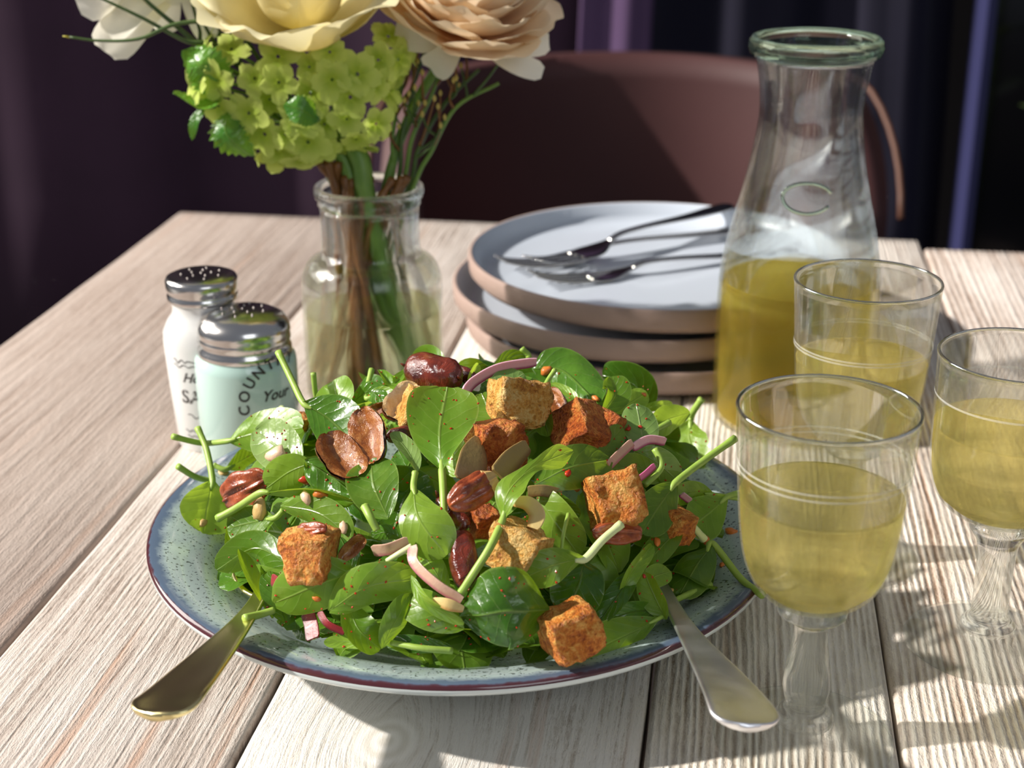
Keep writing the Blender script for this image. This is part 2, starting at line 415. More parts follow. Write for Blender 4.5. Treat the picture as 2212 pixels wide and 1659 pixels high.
# chair behind the table
ch = empty('tub_chair', (0.14, 1.78, -0.75)); tag(ch, 'brown leather tub chair with a rounded back behind the table', 'chair')
lea = plain('brown_leather', srgb(66, 32, 32), 0.65, var=0.2, nscale=5, bump=0.2, bscale=120)
lea2 = plain('tan_piping', srgb(84, 50, 34), 0.6)
def shell(thick):
    V = []; F = []; nA, nZ = 40, 14
    for j in range(nZ + 1):
        for i in range(nA + 1):
            a = -1.0 + 2.0 * i / nA
            rx, ry = 0.285 + thick, 0.26 + thick
            ang = a * math.radians(100)
            top = 0.805 - 0.02 * abs(a) ** 2 - 0.45 * max(0, abs(a) - 0.66) ** 1.25
            z = 0.38 + (top - 0.38) * j / nZ
            lean = 0.03 * (j / nZ)
            V.append((rx * math.sin(ang) * (1 + 0.02 * j / nZ), ry * math.cos(ang) - 0.08 + lean, z))
    for j in range(nZ):
        for i in range(nA): F.append((j * (nA + 1) + i, j * (nA + 1) + i + 1, (j + 1) * (nA + 1) + i + 1, (j + 1) * (nA + 1) + i))
    return V, F
V, F = shell(0.0); o = obj('backrest', V, F, lea, ch); sm = o.modifiers.new('t', 'SOLIDIFY'); sm.thickness = 0.045; sm.offset = 1
rimv = [Vector(v) for v in V[-41:]]
for seg in (rimv[:9], rimv[-9:]):
    V2, F2 = tube([q + Vector((q.x * 0.05, -0.004, -0.002)) for q in seg], [0.004] * len(seg), 8); obj('piping', V2, F2, lea2, ch)
V, F = box(-0.27, 0.27, -0.33, 0.16, 0.33, 0.45); o = obj('seat', V, F, lea, ch); bevel(o, 0.03, 3)
blk = plain('black_metal', srgb(20, 20, 20), 0.4, 0.8)
for sx in (-1, 1):
    for sy in (-0.26, 0.14):
        V, F = tube([(sx * 0.22, sy, 0.34), (sx * 0.25, sy * 1.15, 0.0)], [0.014, 0.010], 10); obj('leg', V, F, blk, ch)

# ------------------------------------------------------------------ serving plate
def mat_speckle(name, base, spots, band, inner_r, R):
    """glazed stoneware: pale glaze, iron specks, blue-grey band and brown line at the lip (by radius)"""
    m = M(name); co = m.coord('Object'); sp = m.n('ShaderNodeSeparateXYZ', None, i0=co)
    r = m.math('SQRT', m.math('ADD', m.math('MULTIPLY', sp.outputs[0], sp.outputs[0]), m.math('MULTIPLY', sp.outputs[1], sp.outputs[1])))
    n1 = m.noise(co, 30.0, 4.0); n2 = m.noise(co, 560.0, 2.0, 0.5); n3 = m.noise(co, 900.0, 2.0); n4 = m.noise(co, 160.0, 3.0)
    c = m.mix(n1, base, tuple(x * 0.82 for x in base[:3]) + (1,))
    sk = m.ramp(m.math('ADD', n2, m.math('MULTIPLY', n1, 0.12)), [(0.665, (0, 0, 0)), (0.70, (1, 1, 1))])
    sk2 = m.ramp(n3, [(0.68, (0, 0, 0)), (0.72, (1, 1, 1))])
    c = m.mix(m.math('MULTIPLY', m.math('MAXIMUM', sk, m.math('MULTIPLY', sk2, 0.7)), 0.85), c, spots)
    rj = m.math('ADD', r, m.math('MULTIPLY', m.math('SUBTRACT', n4, 0.5), 0.006))
    rel = m.math('DIVIDE', rj, R)
    c = m.mix(m.ramp(rel, [(0.935, (0, 0, 0)), (0.97, (1, 1, 1))]), c, band)
    rel2 = m.math('DIVIDE', m.math('ADD', r, m.math('MULTIPLY', m.math('SUBTRACT', n4, 0.5), 0.0022)), R)
    c = m.mix(m.ramp(rel2, [(0.9885, (0, 0, 0)), (0.993, (1, 1, 1))]), c, srgb(74, 34, 40))
    low = m.math('LESS_THAN', sp.outputs[2], 0.0400)
    c = m.mix(m.math('MULTIPLY', low, m.ramp(rel, [(0.92, (0, 0, 0)), (0.93, (1, 1, 1))])), c, srgb(196, 206, 206))
    nm = m.bump(n1, 0.15, 0.001)
    return m.done(m.pbsdf(c, 0.16, 0.0, nm, Specular_IOR_Level=0.6, Coat_Weight=0.5, Coat_Roughness=0.05))
plate_m = mat_speckle('speckled_glaze', srgb(180, 197, 196), srgb(46, 48, 50), srgb(84, 100, 120), 0.1, PLR)
prof = [(0.0, 0.004), (0.058, 0.004), (0.060, 0.0), (0.066, 0.0), (0.068, 0.004), (0.085, 0.010), (0.112, 0.022), (0.135, 0.0315), (0.148, 0.0362),
        (0.1503, 0.0385), (0.1500, 0.0412), (0.1480, 0.0422), (0.140, 0.0404), (0.129, 0.0370), (0.120, 0.0322), (0.110, 0.0245), (0.100, 0.0185), (0.085, 0.0140), (0.055, 0.0115), (0.0, 0.0110)]
pl = lathe('serving_plate', prof, plate_m, None, PLC, 128); tag(pl, 'pale blue speckled stoneware plate with a brown rim holding the salad', 'plate')

# ------------------------------------------------------------------ stack of side plates and the forks on it
clay = plain('bare_clay', srgb(150, 128, 118), 0.75, var=0.15, nscale=30, bump=0.2, bscale=300)
glz = plain('grey_blue_glaze', srgb(196, 204, 216), 0.22, var=0.05, nscale=12, Coat_Weight=0.3)
SR = 0.137
def side_plate(loc, label):
    t = empty('side_plate', loc); tag(t, label, 'plate', 'stacked stoneware side plates')
    lathe('clay_body', [(0.0, 0.0), (0.118, 0.0), (0.131, 0.0035), (0.1362, 0.009), (0.137, 0.019), (0.1362, 0.0206), (0.1345, 0.0206)], clay, t, n=96, cap=False)
    lathe('glazed_top', [(0.1345, 0.0206), (0.1325, 0.0195), (0.1305, 0.0125), (0.126, 0.0085), (0.118, 0.0075), (0.0, 0.0070)], glz, t, n=96, cap=False)
    return t
SC = Vector((0.1055, 1.052, 0))
side_plate(SC + Vector((-0.002, 0.0, 0.0008)), 'clay side plate with grey glaze, bottom of the stack of three')
side_plate(SC + Vector((-0.0115, 0.002, 0.0220)), 'clay side plate with grey glaze, middle of the stack of three')
side_plate(SC + Vector((0.0, 0.0, 0.0432)), 'clay side plate with pale grey glaze, topmost of the stack, holding forks')
ZT = 0.0432 + 0.0071
steel = M('polished_steel'); steel = steel.done(steel.pbsdf((0.62, 0.60, 0.58, 1), 0.16, 1.0))
def loft(pts, widths, thick, up=(0, 0, 1), n=12, dome=0.5, dish=None):
    """flattened bar along points: widths (full) and thick (full), horizontal side vector"""
    V = []; F = []; P = [Vector(p) for p in pts]; m = len(P)
    for j in range(m):
        t = (P[min(j + 1, m - 1)] - P[max(j - 1, 0)]).normalized()
        l = t.cross(Vector(up)).normalized(); nn = l.cross(t)
        for i in range(n):
            a = 2 * math.pi * i / n; c, s = math.cos(a), math.sin(a)
            cc = math.copysign(abs(c) ** 0.6, c); ss = math.copysign(abs(s) ** 0.8, s)
            V.append(P[j] + l * (cc * widths[j] / 2) + nn * (ss * thick[j] / 2 - (dish[j] * (1 - cc * cc) if dish else 0)))
    for j in range(m - 1):
        for i in range(n): F.append((j * n + i, j * n + (i + 1) % n, (j + 1) * n + (i + 1) % n, (j + 1) * n + i))
    F.append(tuple(range(n - 1, -1, -1))); F.append(tuple((m - 1) * n + i for i in range(n)))
    return V, F
def fork(label, tip, end, mat, lift=0.0):
    """fork lying from tine tips to handle end (world points at plate level)"""
    tip, end = Vector(tip), Vector(end); d = end - tip; L = d.length
    ang = math.atan2(d.y, d.x)
    t = empty('fork', tip, ang); tag(t, label, 'fork', 'forks on the stacked plates')
    sl = (end.z - tip.z) / L
    Z = lambda x, h: h + sl * x + lift
    hx = [0.36, 0.42, 0.55, 0.75, 0.92, 0.985, 1.0]; hw = [0.0062, 0.006, 0.0072, 0.012, 0.0175, 0.015, 0.007]; hz = [0.005, 0.008, 0.0075, 0.0045, 0.003, 0.003, 0.003]
    c = cr([(x * L, w, z) for x, w, z in zip(hx, hw, hz)], 30)
    V, F = loft([(x, 0, Z(x, z)) for x, w, z in c], [w for x, w, z in c], [0.0026] * 30); obj('handle', V, F, mat, t)
    bx = [0.20, 0.23, 0.27, 0.31, 0.35, 0.375]; bw = [0.0235, 0.025, 0.0245, 0.018, 0.009, 0.006]; bz = [0.0018, 0.0014, 0.0016, 0.0026, 0.0044, 0.0056]
    c = cr([(x * L, w, z) for x, w, z in zip(bx, bw, bz)], 16)
    V, F = loft([(x, 0, Z(x, z)) for x, w, z in c], [w for x, w, z in c], [0.0022] * 16); obj('head', V, F, mat, t)
    for k in range(4):
        y = (k - 1.5) * 0.0066
        c = cr([(0.215 * L, y, 0.0016), (0.12 * L, y * 0.97, 0.0030), (0.05 * L, y * 0.93, 0.0062), (0.0, y * 0.9, 0.0100)], 10)
        V, F = loft([(x, yy, Z(x, z)) for x, yy, z in c], [0.0040 - 0.0018 * q / 9 for q in range(10)], [0.0022 - 0.0008 * q / 9 for q in range(10)]); obj('tine', V, F, mat, t)
    return t
fork('steel dinner fork lying topmost, its dark handle towards the back', at(1150, 600, ZT + 0.004), at(1575, 462, ZT + 0.008), steel, 0.004)
fork('steel dinner fork with tine tips by the left plate rim', at(1080, 592, ZT), at(1630, 500, ZT + 0.002), steel, 0.001)
fork('steel dinner fork lying lowest, its handle running behind the carafe', at(1150, 622, ZT), at(1720, 548, ZT), steel, 0.0005)

# ------------------------------------------------------------------ carafe and wine
CB = at(1705, 905)
car = empty('glass_carafe', CB); tag(car, 'clear glass carafe half full of golden white wine', 'carafe')
ctl = [(0.0440, 0.0), (0.0478, 0.004), (0.0490, 0.012), (0.0492, 0.05), (0.0490, 0.088), (0.0468, 0.108), (0.0425, 0.128), (0.0376, 0.148), (0.0335, 0.168), (0.0306, 0.188), (0.0302, 0.200), (0.0315, 0.214), (0.0342, 0.228)]
outer = cr(ctl, 44)
inner = [(r - (0.0032 if z > 0.02 else 0.004), max(z, 0.006)) for r, z in outer if z > 0.004]
lathe('body', [(0, 0.0)] + outer + list(reversed(inner)) + [(0, 0.0062)], GL, car, n=96)
lathe('lip', [(0.0338, 0.2265), (0.0375, 0.2285), (0.0388, 0.2325), (0.0382, 0.2365), (0.0362, 0.2385), (0.0338, 0.2378), (0.0322, 0.2340), (0.0318, 0.2290)], GLSG, car, n=96, close=True)
em = [(math.cos(a) * 0.0115, math.sin(a) * 0.0085) for a in [0.35 + i * 0.155 for i in range(36)]]
pts = []
for x, z in em:
    zz = 0.152 + z; rr = 0.0372 - (zz - 0.148) * 0.22 + 0.0006; th = -math.pi / 2 - 0.16 + x / rr * 1.25
    pts.append((rr * math.cos(th), rr * math.sin(th), zz))
V, F = tube(pts, [0.0011] * len(pts), 8); obj('embossed_oval', V, F, GLSG, car)
def fill(prof_inner, level, eps=0.0004):
    P = [(max(0, r + eps), z) for r, z in prof_inner if z < level]
    a = [q for q in prof_inner if q[1] >= level][0]; P.append((a[0] + eps, level))
    r = P[-1][0]
    return [(0, P[0][1])] + P + [(r - 0.0006, level - 0.0002), (r - 0.002, level - 0.0009), (r - 0.005, level - 0.0012), (0, level - 0.0012)]
wc = lathe('wine', fill(inner, 0.0925, 0.0005), WINEC, None, CB, n=96); tag(wc, 'golden white wine filling the lower half of the carafe', 'wine')

# ------------------------------------------------------------------ wine glasses
etch = M('etched_glass'); 
_f = etch.n('ShaderNodeMixShader', None, i0=0.22, i1=etch.n('ShaderNodeBsdfTransparent', None, Color=(1, 1, 1, 1)), i2=etch.n('ShaderNodeBsdfDiffuse', None, Color=(0.9, 0.9, 0.86, 1)))
etch = etch.done(_f.outputs[0])
def wine_glass(loc, label, wlabel, straight=False, level=0.112, ks=1.0, rz=0.0, rings=(0.127, 0.1245)):
    t = empty('wine_glass', loc, rz); tag(t, label, 'wine glass', 'stemmed glasses of white wine')
    foot = [(0, 0.0), (0.0365, 0.0), (0.0375, 0.0009), (0.0368, 0.0017), (0.030, 0.0022), (0.020, 0.0034), (0.0135, 0.0060), (0.0118, 0.0085)]
    lathe('foot', foot, GLF, t, n=96, cap=False)
    if straight: st = [(0.0118, 0.0085), (0.0125, 0.0105), (0.0108, 0.0128), (0.0086, 0.0145), (0.0082, 0.022), (0.0084, 0.040), (0.0094, 0.052), (0.0122, 0.0575), (0.0136, 0.0600), (0.0128, 0.0625), (0.010, 0.0645), (0, 0.0645)]
    else: st = [(0.0118, 0.0085), (0.0121, 0.0108), (0.0108, 0.0135), (0.0078, 0.0158), (0.0085, 0.019), (0.0098, 0.0245), (0.0097, 0.029), (0.0086, 0.037), (0.0074, 0.046), (0.0069, 0.0535), (0.0088, 0.0570), (0.0134, 0.0595), (0.0140, 0.0612), (0.0125, 0.0635), (0.010, 0.0648), (0, 0.0648)]
    lathe('stem', [(r, z) for r, z in cr(st, 60)], GLT, t, n=96, cap=False)
    bc = [(0.006, 0.0640), (0.0125, 0.0650), (0.0200, 0.0688), (0.0258, 0.0755), (0.0297, 0.0855), (0.0318, 0.098), (0.0330, 0.112), (0.0342, 0.130), (0.0355, 0.1490)]
    if straight: bc = [(0.006, 0.0640), (0.0125, 0.0648), (0.0215, 0.0680), (0.0285, 0.0740), (0.0325, 0.0825), (0.0342, 0.094), (0.0347, 0.110), (0.0350, 0.128), (0.0355, 0.1425)]
    oc = cr(bc, 40); ic = [(max(0, r - 0.0013), z + (0.0022 if z < 0.068 else 0.0014 if z < 0.075 else 0.0)) for r, z in oc]
    lathe('bowl', [(0, 0.0640)] + oc + [(oc[-1][0] - 0.0004, oc[-1][1] + 0.0005), (oc[-1][0] - 0.0010, oc[-1][1] + 0.0005)] + list(reversed(ic)) + [(0, ic[0][1])], GLB, t, n=96)
    zt = oc[-1][1]; rt = oc[-1][0]
    V = []; F = []
    pts = [((rt - 0.0006) * math.cos(2 * math.pi * i / 96), (rt - 0.0006) * math.sin(2 * math.pi * i / 96), zt + 0.0004) for i in range(97)]
    V, F = tube(pts, [0.00078] * 97, 8, cap=False, up=(0, 0, 1)); obj('rim', V, F, GLS, t)
    for zr in rings:
        rr = min(oc, key=lambda q: abs(q[1] - zr))[0] + 0.00012
        lathe('etched_line', [(rr, zr), (rr + 0.00005, zr + 0.0005), (rr, zr + 0.0010)], etch, t, n=96, cap=False)
    w = lathe('wine', fill(ic, level, 0.0004), WINE, None, loc, n=96); tag(w, wlabel, 'wine')
    return t
wine_glass(at(1733, 1592), 'stemmed glass with a bulging baluster stem, nearest of the three wine glasses', 'pale white wine in the nearest glass with the baluster stem', False, 0.1125)
wine_glass(at(2128, 1388), 'stemmed glass with a straight stem, cut off by the right edge', 'pale white wine in the straight-stemmed glass at the right edge', True, 0.1095, rings=(0.124,))
wine_glass(at(1823, 1200), 'stemmed wine glass standing in front of the carafe, farthest of the three', 'pale white wine in the farthest glass before the carafe', False, 0.1090, rings=(0.118, 0.1165))

# ------------------------------------------------------------------ shakers
chrome = plain('brushed_lid', (0.66, 0.64, 0.62, 1), 0.2, 1.0, bump=0.05, bscale=300)
ink = plain('black_print', srgb(44, 40, 38), 0.6); ink2 = plain('grey_print', srgb(78, 74, 72), 0.6)
hole = plain('punched_hole', srgb(190, 180, 176), 0.3, 0.6)
def text_geo(s, size, shear=0.0):
    cu = bpy.data.curves.new('lettering', 'FONT'); cu.body = s; cu.size = size; cu.shear = shear; cu.resolution_u = 3
    cu.offset = size * 0.022
    o = bpy.data.objects.new('lettering', cu); COL.objects.link(o)
    bpy.context.view_layer.update()
    dg = bpy.context.evaluated_depsgraph_get(); me = bpy.data.meshes.new_from_object(o.evaluated_get(dg))
    V = [v.co.copy() for v in me.vertices]; F = [tuple(p.vertices) for p in me.polygons]
    bpy.data.objects.remove(o); bpy.data.meshes.remove(me)
    x0 = min(v.x for v in V); x1 = max(v.x for v in V)
    return [Vector((v.x - x0, v.y, 0)) for v in V], F, x1 - x0
def lid(prof, R, zt, t, rows):
    l = lathe('lid', prof, chrome, t, n=72)
    parts = []
    for rr, k in rows:
        for i in range(k):
            a = 2 * math.pi * i / k + rr * 50
            V, F = tube([(rr * math.cos(a), rr * math.sin(a), zt - 0.0007 - rr * rr * 3.0), (rr * math.cos(a), rr * math.sin(a), zt + 0.00045 - rr * rr * 3.0)], [0.0007, 0.0004], 6, up=(1, 0, 0)); parts.append((V, F))
    V, F = merge(*parts); obj('perforations', V, F, hole, l)
mint = M('mint_milk_glass'); mint = mint.done(mint.pbsdf(srgb(180, 207, 200), 0.12, Coat_Weight=0.4, Subsurface_Weight=0.0))
milk = M('white_milk_glass'); milk = milk.done(milk.pbsdf(srgb(222, 222, 220), 0.15, Coat_Weight=0.4))
PB = at(545, 985); PR = 0.0295
pe = empty('pepper_shaker', PB); tag(pe, 'mint green glass shaker with a domed metal lid and arched COUNTRY lettering', 'shaker')
pepb = lathe('body', [(0, 0), (0.027, 0), (PR, 0.0025), (PR, 0.060), (PR - 0.0006, 0.0645), (0.0255, 0.0675), (0.0248, 0.072), (0, 0.072)], mint, pe, n=72)
lid([(0, 0.0660), (0.0262, 0.0660), (0.0272, 0.0672), (0.0270, 0.0705), (0.0255, 0.0722), (0.0257, 0.0738), (0.0268, 0.0752), (0.0266, 0.0772), (0.0262, 0.0785), (0.0268, 0.0800), (0.0264, 0.0838), (0.0238, 0.0880), (0.0190, 0.0905), (0.011, 0.0922), (0, 0.0928)], 0, 0.0928, pe, [(0.0, 1), (0.0065, 5), (0.0125, 8)])
def on_cyl(V, R, yaw, zc):
    out = []
    for v in V:
        a = -math.pi / 2 + yaw + v.x / R; out.append(((R + 0.00018) * math.cos(a), (R + 0.00018) * math.sin(a), zc + v.y))
    return out
camyaw = math.atan2(-PB.x, PB.y) * -1   # direction to the camera seen from the shaker
YW = 1.10 - math.atan2(PB.x, PB.y) * -1.0
# arched COUNTRY: each letter set along a circle of radius RA
RA = 0.0215; parts = []; ang = math.radians(196)
for chx in 'COUNTRY':
    V, F, w = text_geo(chx, 0.0088)
    step = (w + 0.0013) / RA
    a = ang - step / 2
    V = [Vector(((RA + v.y) * math.cos(a) + (v.x - w / 2) * math.sin(a), (RA + v.y) * math.sin(a) - (v.x - w / 2) * math.cos(a), 0)) for v in V]
    parts.append((on_cyl(V, PR, YW, 0.0440), F)); ang -= step
V, F = merge(*parts); obj('lettering', V, F, ink, pepb, smooth=False)
V, F, w = text_geo('Your', 0.0088, 0.35); V = [Vector((v.x - 0.0125, v.y + 0.0015, 0)) for v in V]
obj('script_lettering', on_cyl(V, PR, YW, 0.0440), F, ink, pepb, smooth=False)
SB = at(462, 952)
sa = empty('salt_shaker', SB); tag(sa, 'white glass salt shaker with a flat metal lid, behind the mint shaker', 'shaker')
sab = lathe('body', [(0, 0), (0.0195, 0), (0.0208, 0.002), (0.0235, 0.040), (0.0250, 0.066), (0.0246, 0.073), (0.0215, 0.0795), (0.0186, 0.0835), (0.0180, 0.088), (0.0190, 0.0905), (0.0190, 0.094), (0, 0.094)], milk, sa, n=96, sq=None)
lid([(0, 0.0915), (0.0200, 0.0915), (0.0207, 0.0925), (0.0207, 0.0948), (0.0200, 0.0956), (0.0202, 0.0970), (0.0210, 0.0985), (0.0211, 0.1035), (0.0203, 0.1052), (0.0185, 0.1060), (0.010, 0.1068), (0, 0.1072)], 0, 0.1072, sa, [(0.0, 1), (0.006, 5), (0.0115, 7)])
SY = 0.12 + math.atan2(SB.x, SB.y) * -1.0 * -1.0
def on_salt(V, zc):
    out = []
    for v in V:
        z = zc + v.y; R = 0.0208 + (z - 0.002) * 0.0648 + 0.0003
        a = -math.pi / 2 + SY + v.x / R; out.append((R * math.cos(a), R * math.sin(a), z))
    return out
V, F, w = text_geo('SALT', 0.0118); V = [Vector((v.x - w / 2 + 0.002, v.y, 0)) for v in V]; obj('lettering', on_salt(V, 0.0335), F, ink2, sab, smooth=False)
V, F, w = text_geo('Home', 0.0085, 0.4); V = [Vector((v.x - w / 2 + 0.002, v.y, 0)) for v in V]; obj('script_lettering', on_salt(V, 0.0470), F, ink2, sab, smooth=False)
rs = random.Random(5); parts = []
def squig(zc, xs, n, amp):
    pts = [(xs[0] + (xs[1] - xs[0]) * i / (n - 1), amp * math.sin(i * 1.9) * rs.uniform(0.4, 1) + amp * 0.6 * math.cos(i * 0.23 * 9), 0) for i in range(n)]
    V, F = tube(cr([(x, y) for x, y, _ in pts], n * 3) and [(x, y, 0) for x, y in cr([(x, y) for x, y, _ in pts], n * 3)], [0.00032] * (n * 3), 5, up=(0, 0, 1))
    obj('ornament', on_salt([Vector((v[0], v[1], 0)) for v in V], zc), F, ink2, sab)
squig(0.0600, (-0.015, 0.016), 20, 0.0017); squig(0.0570, (-0.015, 0.016), 16, 0.0013)
squig(0.0250, (-0.008, 0.012), 9, 0.0016); squig(0.0150, (-0.011, 0.013), 18, 0.0011); squig(0.0115, (-0.010, 0.012), 16, 0.0010)

# ------------------------------------------------------------------ serving spoon and fork handles
worn = M('worn_silver'); _c = worn.coord('Object', rnd=False)
worn = worn.done(worn.pbsdf((0.88, 0.87, 0.89, 1), worn.ramp(worn.noise(_c, 60), [(0.3, (0.30,) * 3), (0.7, (0.42,) * 3)]), 1.0, worn.bump(worn.noise(_c, 900), 0.08, 0.0003)))
warm_refl = M('warm_reflection_silver'); warm_refl = warm_refl.done(warm_refl.pbsdf((0.84, 0.72, 0.36, 1), 0.24, 1.0))  # yellow base colour holds the golden reflection of the surroundings
def server(label, pts, wd, mat, bowl, kind, up=(0, 0, 1)):
    P = [at(*p) for p in pts]; t = empty('serving_' + kind, P[-1]); tag(t, label, 'serving spoon')
    c = cr([(p.x, p.y, p.z, w) for p, w in zip(P, wd)], 40)
    wds = [q[3] * (math.sqrt(max(0.0, 1 - ((i - 33) / 6.15) ** 2)) ** 0.8 if i > 33 else 1.0) for i, q in enumerate(c)]
    V, F = loft([q[:3] for q in c], wds, [0.0030 + 0.0008 * i / 39 for i in range(40)], up=up, n=28, dish=[0.0022 * q / 0.03 for q in wds]); obj('handle', V, F, mat, t, P[-1])
    # oval bowl continuing the handle line
    d = (P[0] - P[1]); d.z = 0; d.normalize(); l = Vector((d.y, -d.x, 0)); c0 = P[0] + d * 0.036 + Vector((0, 0, bowl))
    V = []; F = []; nr, na = 8, 36
    for k in range(nr + 1):
        q = k / nr
        for i in range(na):
            a = 2 * math.pi * i / na
            V.append(c0 + d * (0.037 * q * math.cos(a)) + l * (0.0235 * q * math.sin(a) * (1 + 0.12 * math.cos(a))) + Vector((0, 0, -0.011 * (1 - q * q))))
    for k in range(nr):
        for i in range(na): F.append((k * na + i, k * na + (i + 1) % na, (k + 1) * na + (i + 1) % na, (k + 1) * na + i))
    o = obj('bowl', V, F, mat, t, P[-1]); s = o.modifiers.new('t', 'SOLIDIFY'); s.thickness = 0.0016
    return t
server('warm polished serving spoon with its handle over the rim at the front left', [(572, 1268, 0.044), (545, 1312, 0.0455), (505, 1362, 0.049), (425, 1447, 0.055), (372, 1502, 0.058), (330, 1546, 0.058)], [0.0075, 0.0090, 0.0140, 0.0235, 0.0275, 0.0285], warm_refl, -0.004, 'spoon', (-0.25, -0.35, 0.9))
server('dull silver serving spoon with its handle over the rim at the front right', [(1425, 1262, 0.043), (1460, 1322, 0.0445), (1497, 1380, 0.047), (1562, 1467, 0.053), (1600, 1525, 0.056), (1620, 1570, 0.056)], [0.0075, 0.0080, 0.0115, 0.0205, 0.0255, 0.0275], worn, -0.006, 'spoon', (0.15, -0.35, 0.9))

# ------------------------------------------------------------------ leaf-like blades
def rot_about(v, ax, a): return Matrix.Rotation(a, 3, ax) @ v
def blade(C, W, roll=0.0, cup=0.0, fold=0.0, wave=0.0, bend=0.0, nu=18, nv=8, serr=0.0, ph=0.0, pa=0.62, pb=0.42, twist=0.0, view=None, prof=None, blis=0.06):
    C = [Vector(c) for c in C]
    P = [Vector(q) for q in cr([tuple(c) for c in C], nu + 1)]
    L = sum((P[i + 1] - P[i]).length for i in range(nu))
    um = pa / (pa + pb); mx = um ** pa * (1 - um) ** pb
    V = []; F = []; UV = []
    for i in range(nu + 1):
        u = i / nu
        t = (P[min(i + 1, nu)] - P[max(i - 1, 0)]).normalized()
        vd = (view if view is not None else (P[i] - CAM)).normalized()
        l = t.cross(vd); l.normalize(); n = l.cross(t)
        if n.dot(vd) > 0: n = -n; 
        rr = math.radians(roll + twist * (u - 0.5))
        l = rot_about(l, t, rr); n = rot_about(n, t, rr)
        uu = min(max(u, 0.004), 0.996)
        if prof: w = W / 2 * cr([(a,) for a in prof], nu + 1)[i][0]; w = max(w, 0.0002)
        else: w = W / 2 * (uu ** pa * (1 - uu) ** pb) / mx
        if serr: w *= 1 + serr * (((u * 11 + ph) % 1.0) - 0.5) * min(1, u * 4)
        fr = math.radians(fold)
        for j in range(nv + 1):
            s = -1 + 2 * j / nv
            p = P[i] + l * (s * w * math.cos(fr)) + n * (abs(s) * w * math.sin(fr) + cup * w * s * s + bend * L * 4 * u * (1 - u))
            p += n * (wave * W * (abs(s) ** 1.5) * math.sin(u * 7.5 + ph + (1.9 if s > 0 else 0.0)))
            p += n * (blis * W * (noise.noise((u * 2.4 + ph, s * 1.3 + ph * 0.7, ph)) + 0.35 * noise.noise((u * 6 + ph, s * 3.1, ph))))
            V.append(p); UV.append((u, j / nv))
    for i in range(nu):
        for j in range(nv):
            a = i * (nv + 1) + j; F.append((a, a + 1, a + nv + 2, a + nv + 1))
    return V, F, UV

# ------------------------------------------------------------------ flower vase
JB = at(812, 850)
jar = empty('glass_vase', JB); tag(jar, 'clear apothecary jar used as a vase for the flowers', 'vase')
jc = [(0.0395, 0.0), (0.0440, 0.003), (0.0450, 0.010), (0.0450, 0.045), (0.0450, 0.074), (0.0440, 0.083), (0.0405, 0.0905), (0.0345, 0.0950), (0.0318, 0.0985), (0.0312, 0.106), (0.0312, 0.128)]
jo = cr(jc, 48); ji = [(r - 0.0030, max(z, 0.006)) for r, z in jo if z > 0.002]
lathe('body', [(0, 0.0)] + jo + list(reversed(ji)) + [(0, 0.0062)], GL, jar, n=96)
lathe('lip', [(0.0308, 0.1275), (0.0325, 0.1290), (0.0322, 0.1312), (0.0338, 0.1335), (0.0347, 0.1365), (0.0342, 0.1395), (0.0325, 0.1408), (0.0300, 0.1395), (0.0286, 0.1350), (0.0284, 0.1275)], GLS, jar, n=96, close=True)
wt = lathe('water', fill(ji, 0.0600, 0.0005), WATER, None, JB, n=96); tag(wt, 'clear water in the lower part of the flower vase', 'water')

FY = JB.y
def fp(px, py, dy=0.0): return aty(px, py, FY + dy)
def stem_mat(name, c, c2): 
    m = M(name); nz = m.noise(m.coord('Object', (1, 1, 0.3)), 160, 3); return m.done(m.pbsdf(m.mix(nz, c, c2), 0.45, 0, m.bump(nz, 0.3, 0.0006)))
GST = stem_mat('green_stem', srgb(70, 112, 38), srgb(128, 158, 70)); GST2 = stem_mat('dark_green_stem', srgb(44, 72, 30), srgb(86, 110, 50)); BST = stem_mat('brown_stem', srgb(84, 48, 22), srgb(140, 92, 40))
def petal_mat(name, base, tip, trans=0.35, tc=None):
    m = M(name); uv = m.n('ShaderNodeSeparateXYZ', None, i0=m.n('ShaderNodeTexCoord').outputs['UV'])
    nz = m.noise(m.n('ShaderNodeCombineXYZ', None, i0=m.math('MULTIPLY', uv.outputs[0], 2.0), i1=m.math('MULTIPLY', uv.outputs[1], 26.0)), 1.0, 3.0)
    c = m.mix(m.ramp(m.math('ADD', uv.outputs[0], m.math('MULTIPLY', m.math('SUBTRACT', nz, 0.5), 0.2)), [(0.15, (0, 0, 0)), (0.75, (1, 1, 1))]), base, tip)
    nm = m.bump(nz, 0.15, 0.0006)
    p = m.pbsdf(c, 0.6, 0, nm, Specular_IOR_Level=0.2); t = m.n('ShaderNodeBsdfTranslucent', None, Color=tc or c)
    return m.done(m.n('ShaderNodeMixShader', None, i0=trans, i1=p, i2=t).outputs[0])
PCRM = petal_mat('cream_petal', srgb(222, 206, 120), srgb(244, 234, 190)); PPCH = petal_mat('peach_petal', srgb(246, 206, 160), srgb(253, 236, 208)); PWHT = petal_mat('white_petal', srgb(238, 232, 196), srgb(250, 246, 232))
PLIM = petal_mat('lime_petal', srgb(184, 206, 74), srgb(214, 228, 122), 0.45)
def frame(axis, ref=(0, -1, 0.0)):
    A = Vector(axis).normalized(); X = Vector(ref).cross(A).normalized(); Y = A.cross(X); return A, X, Y
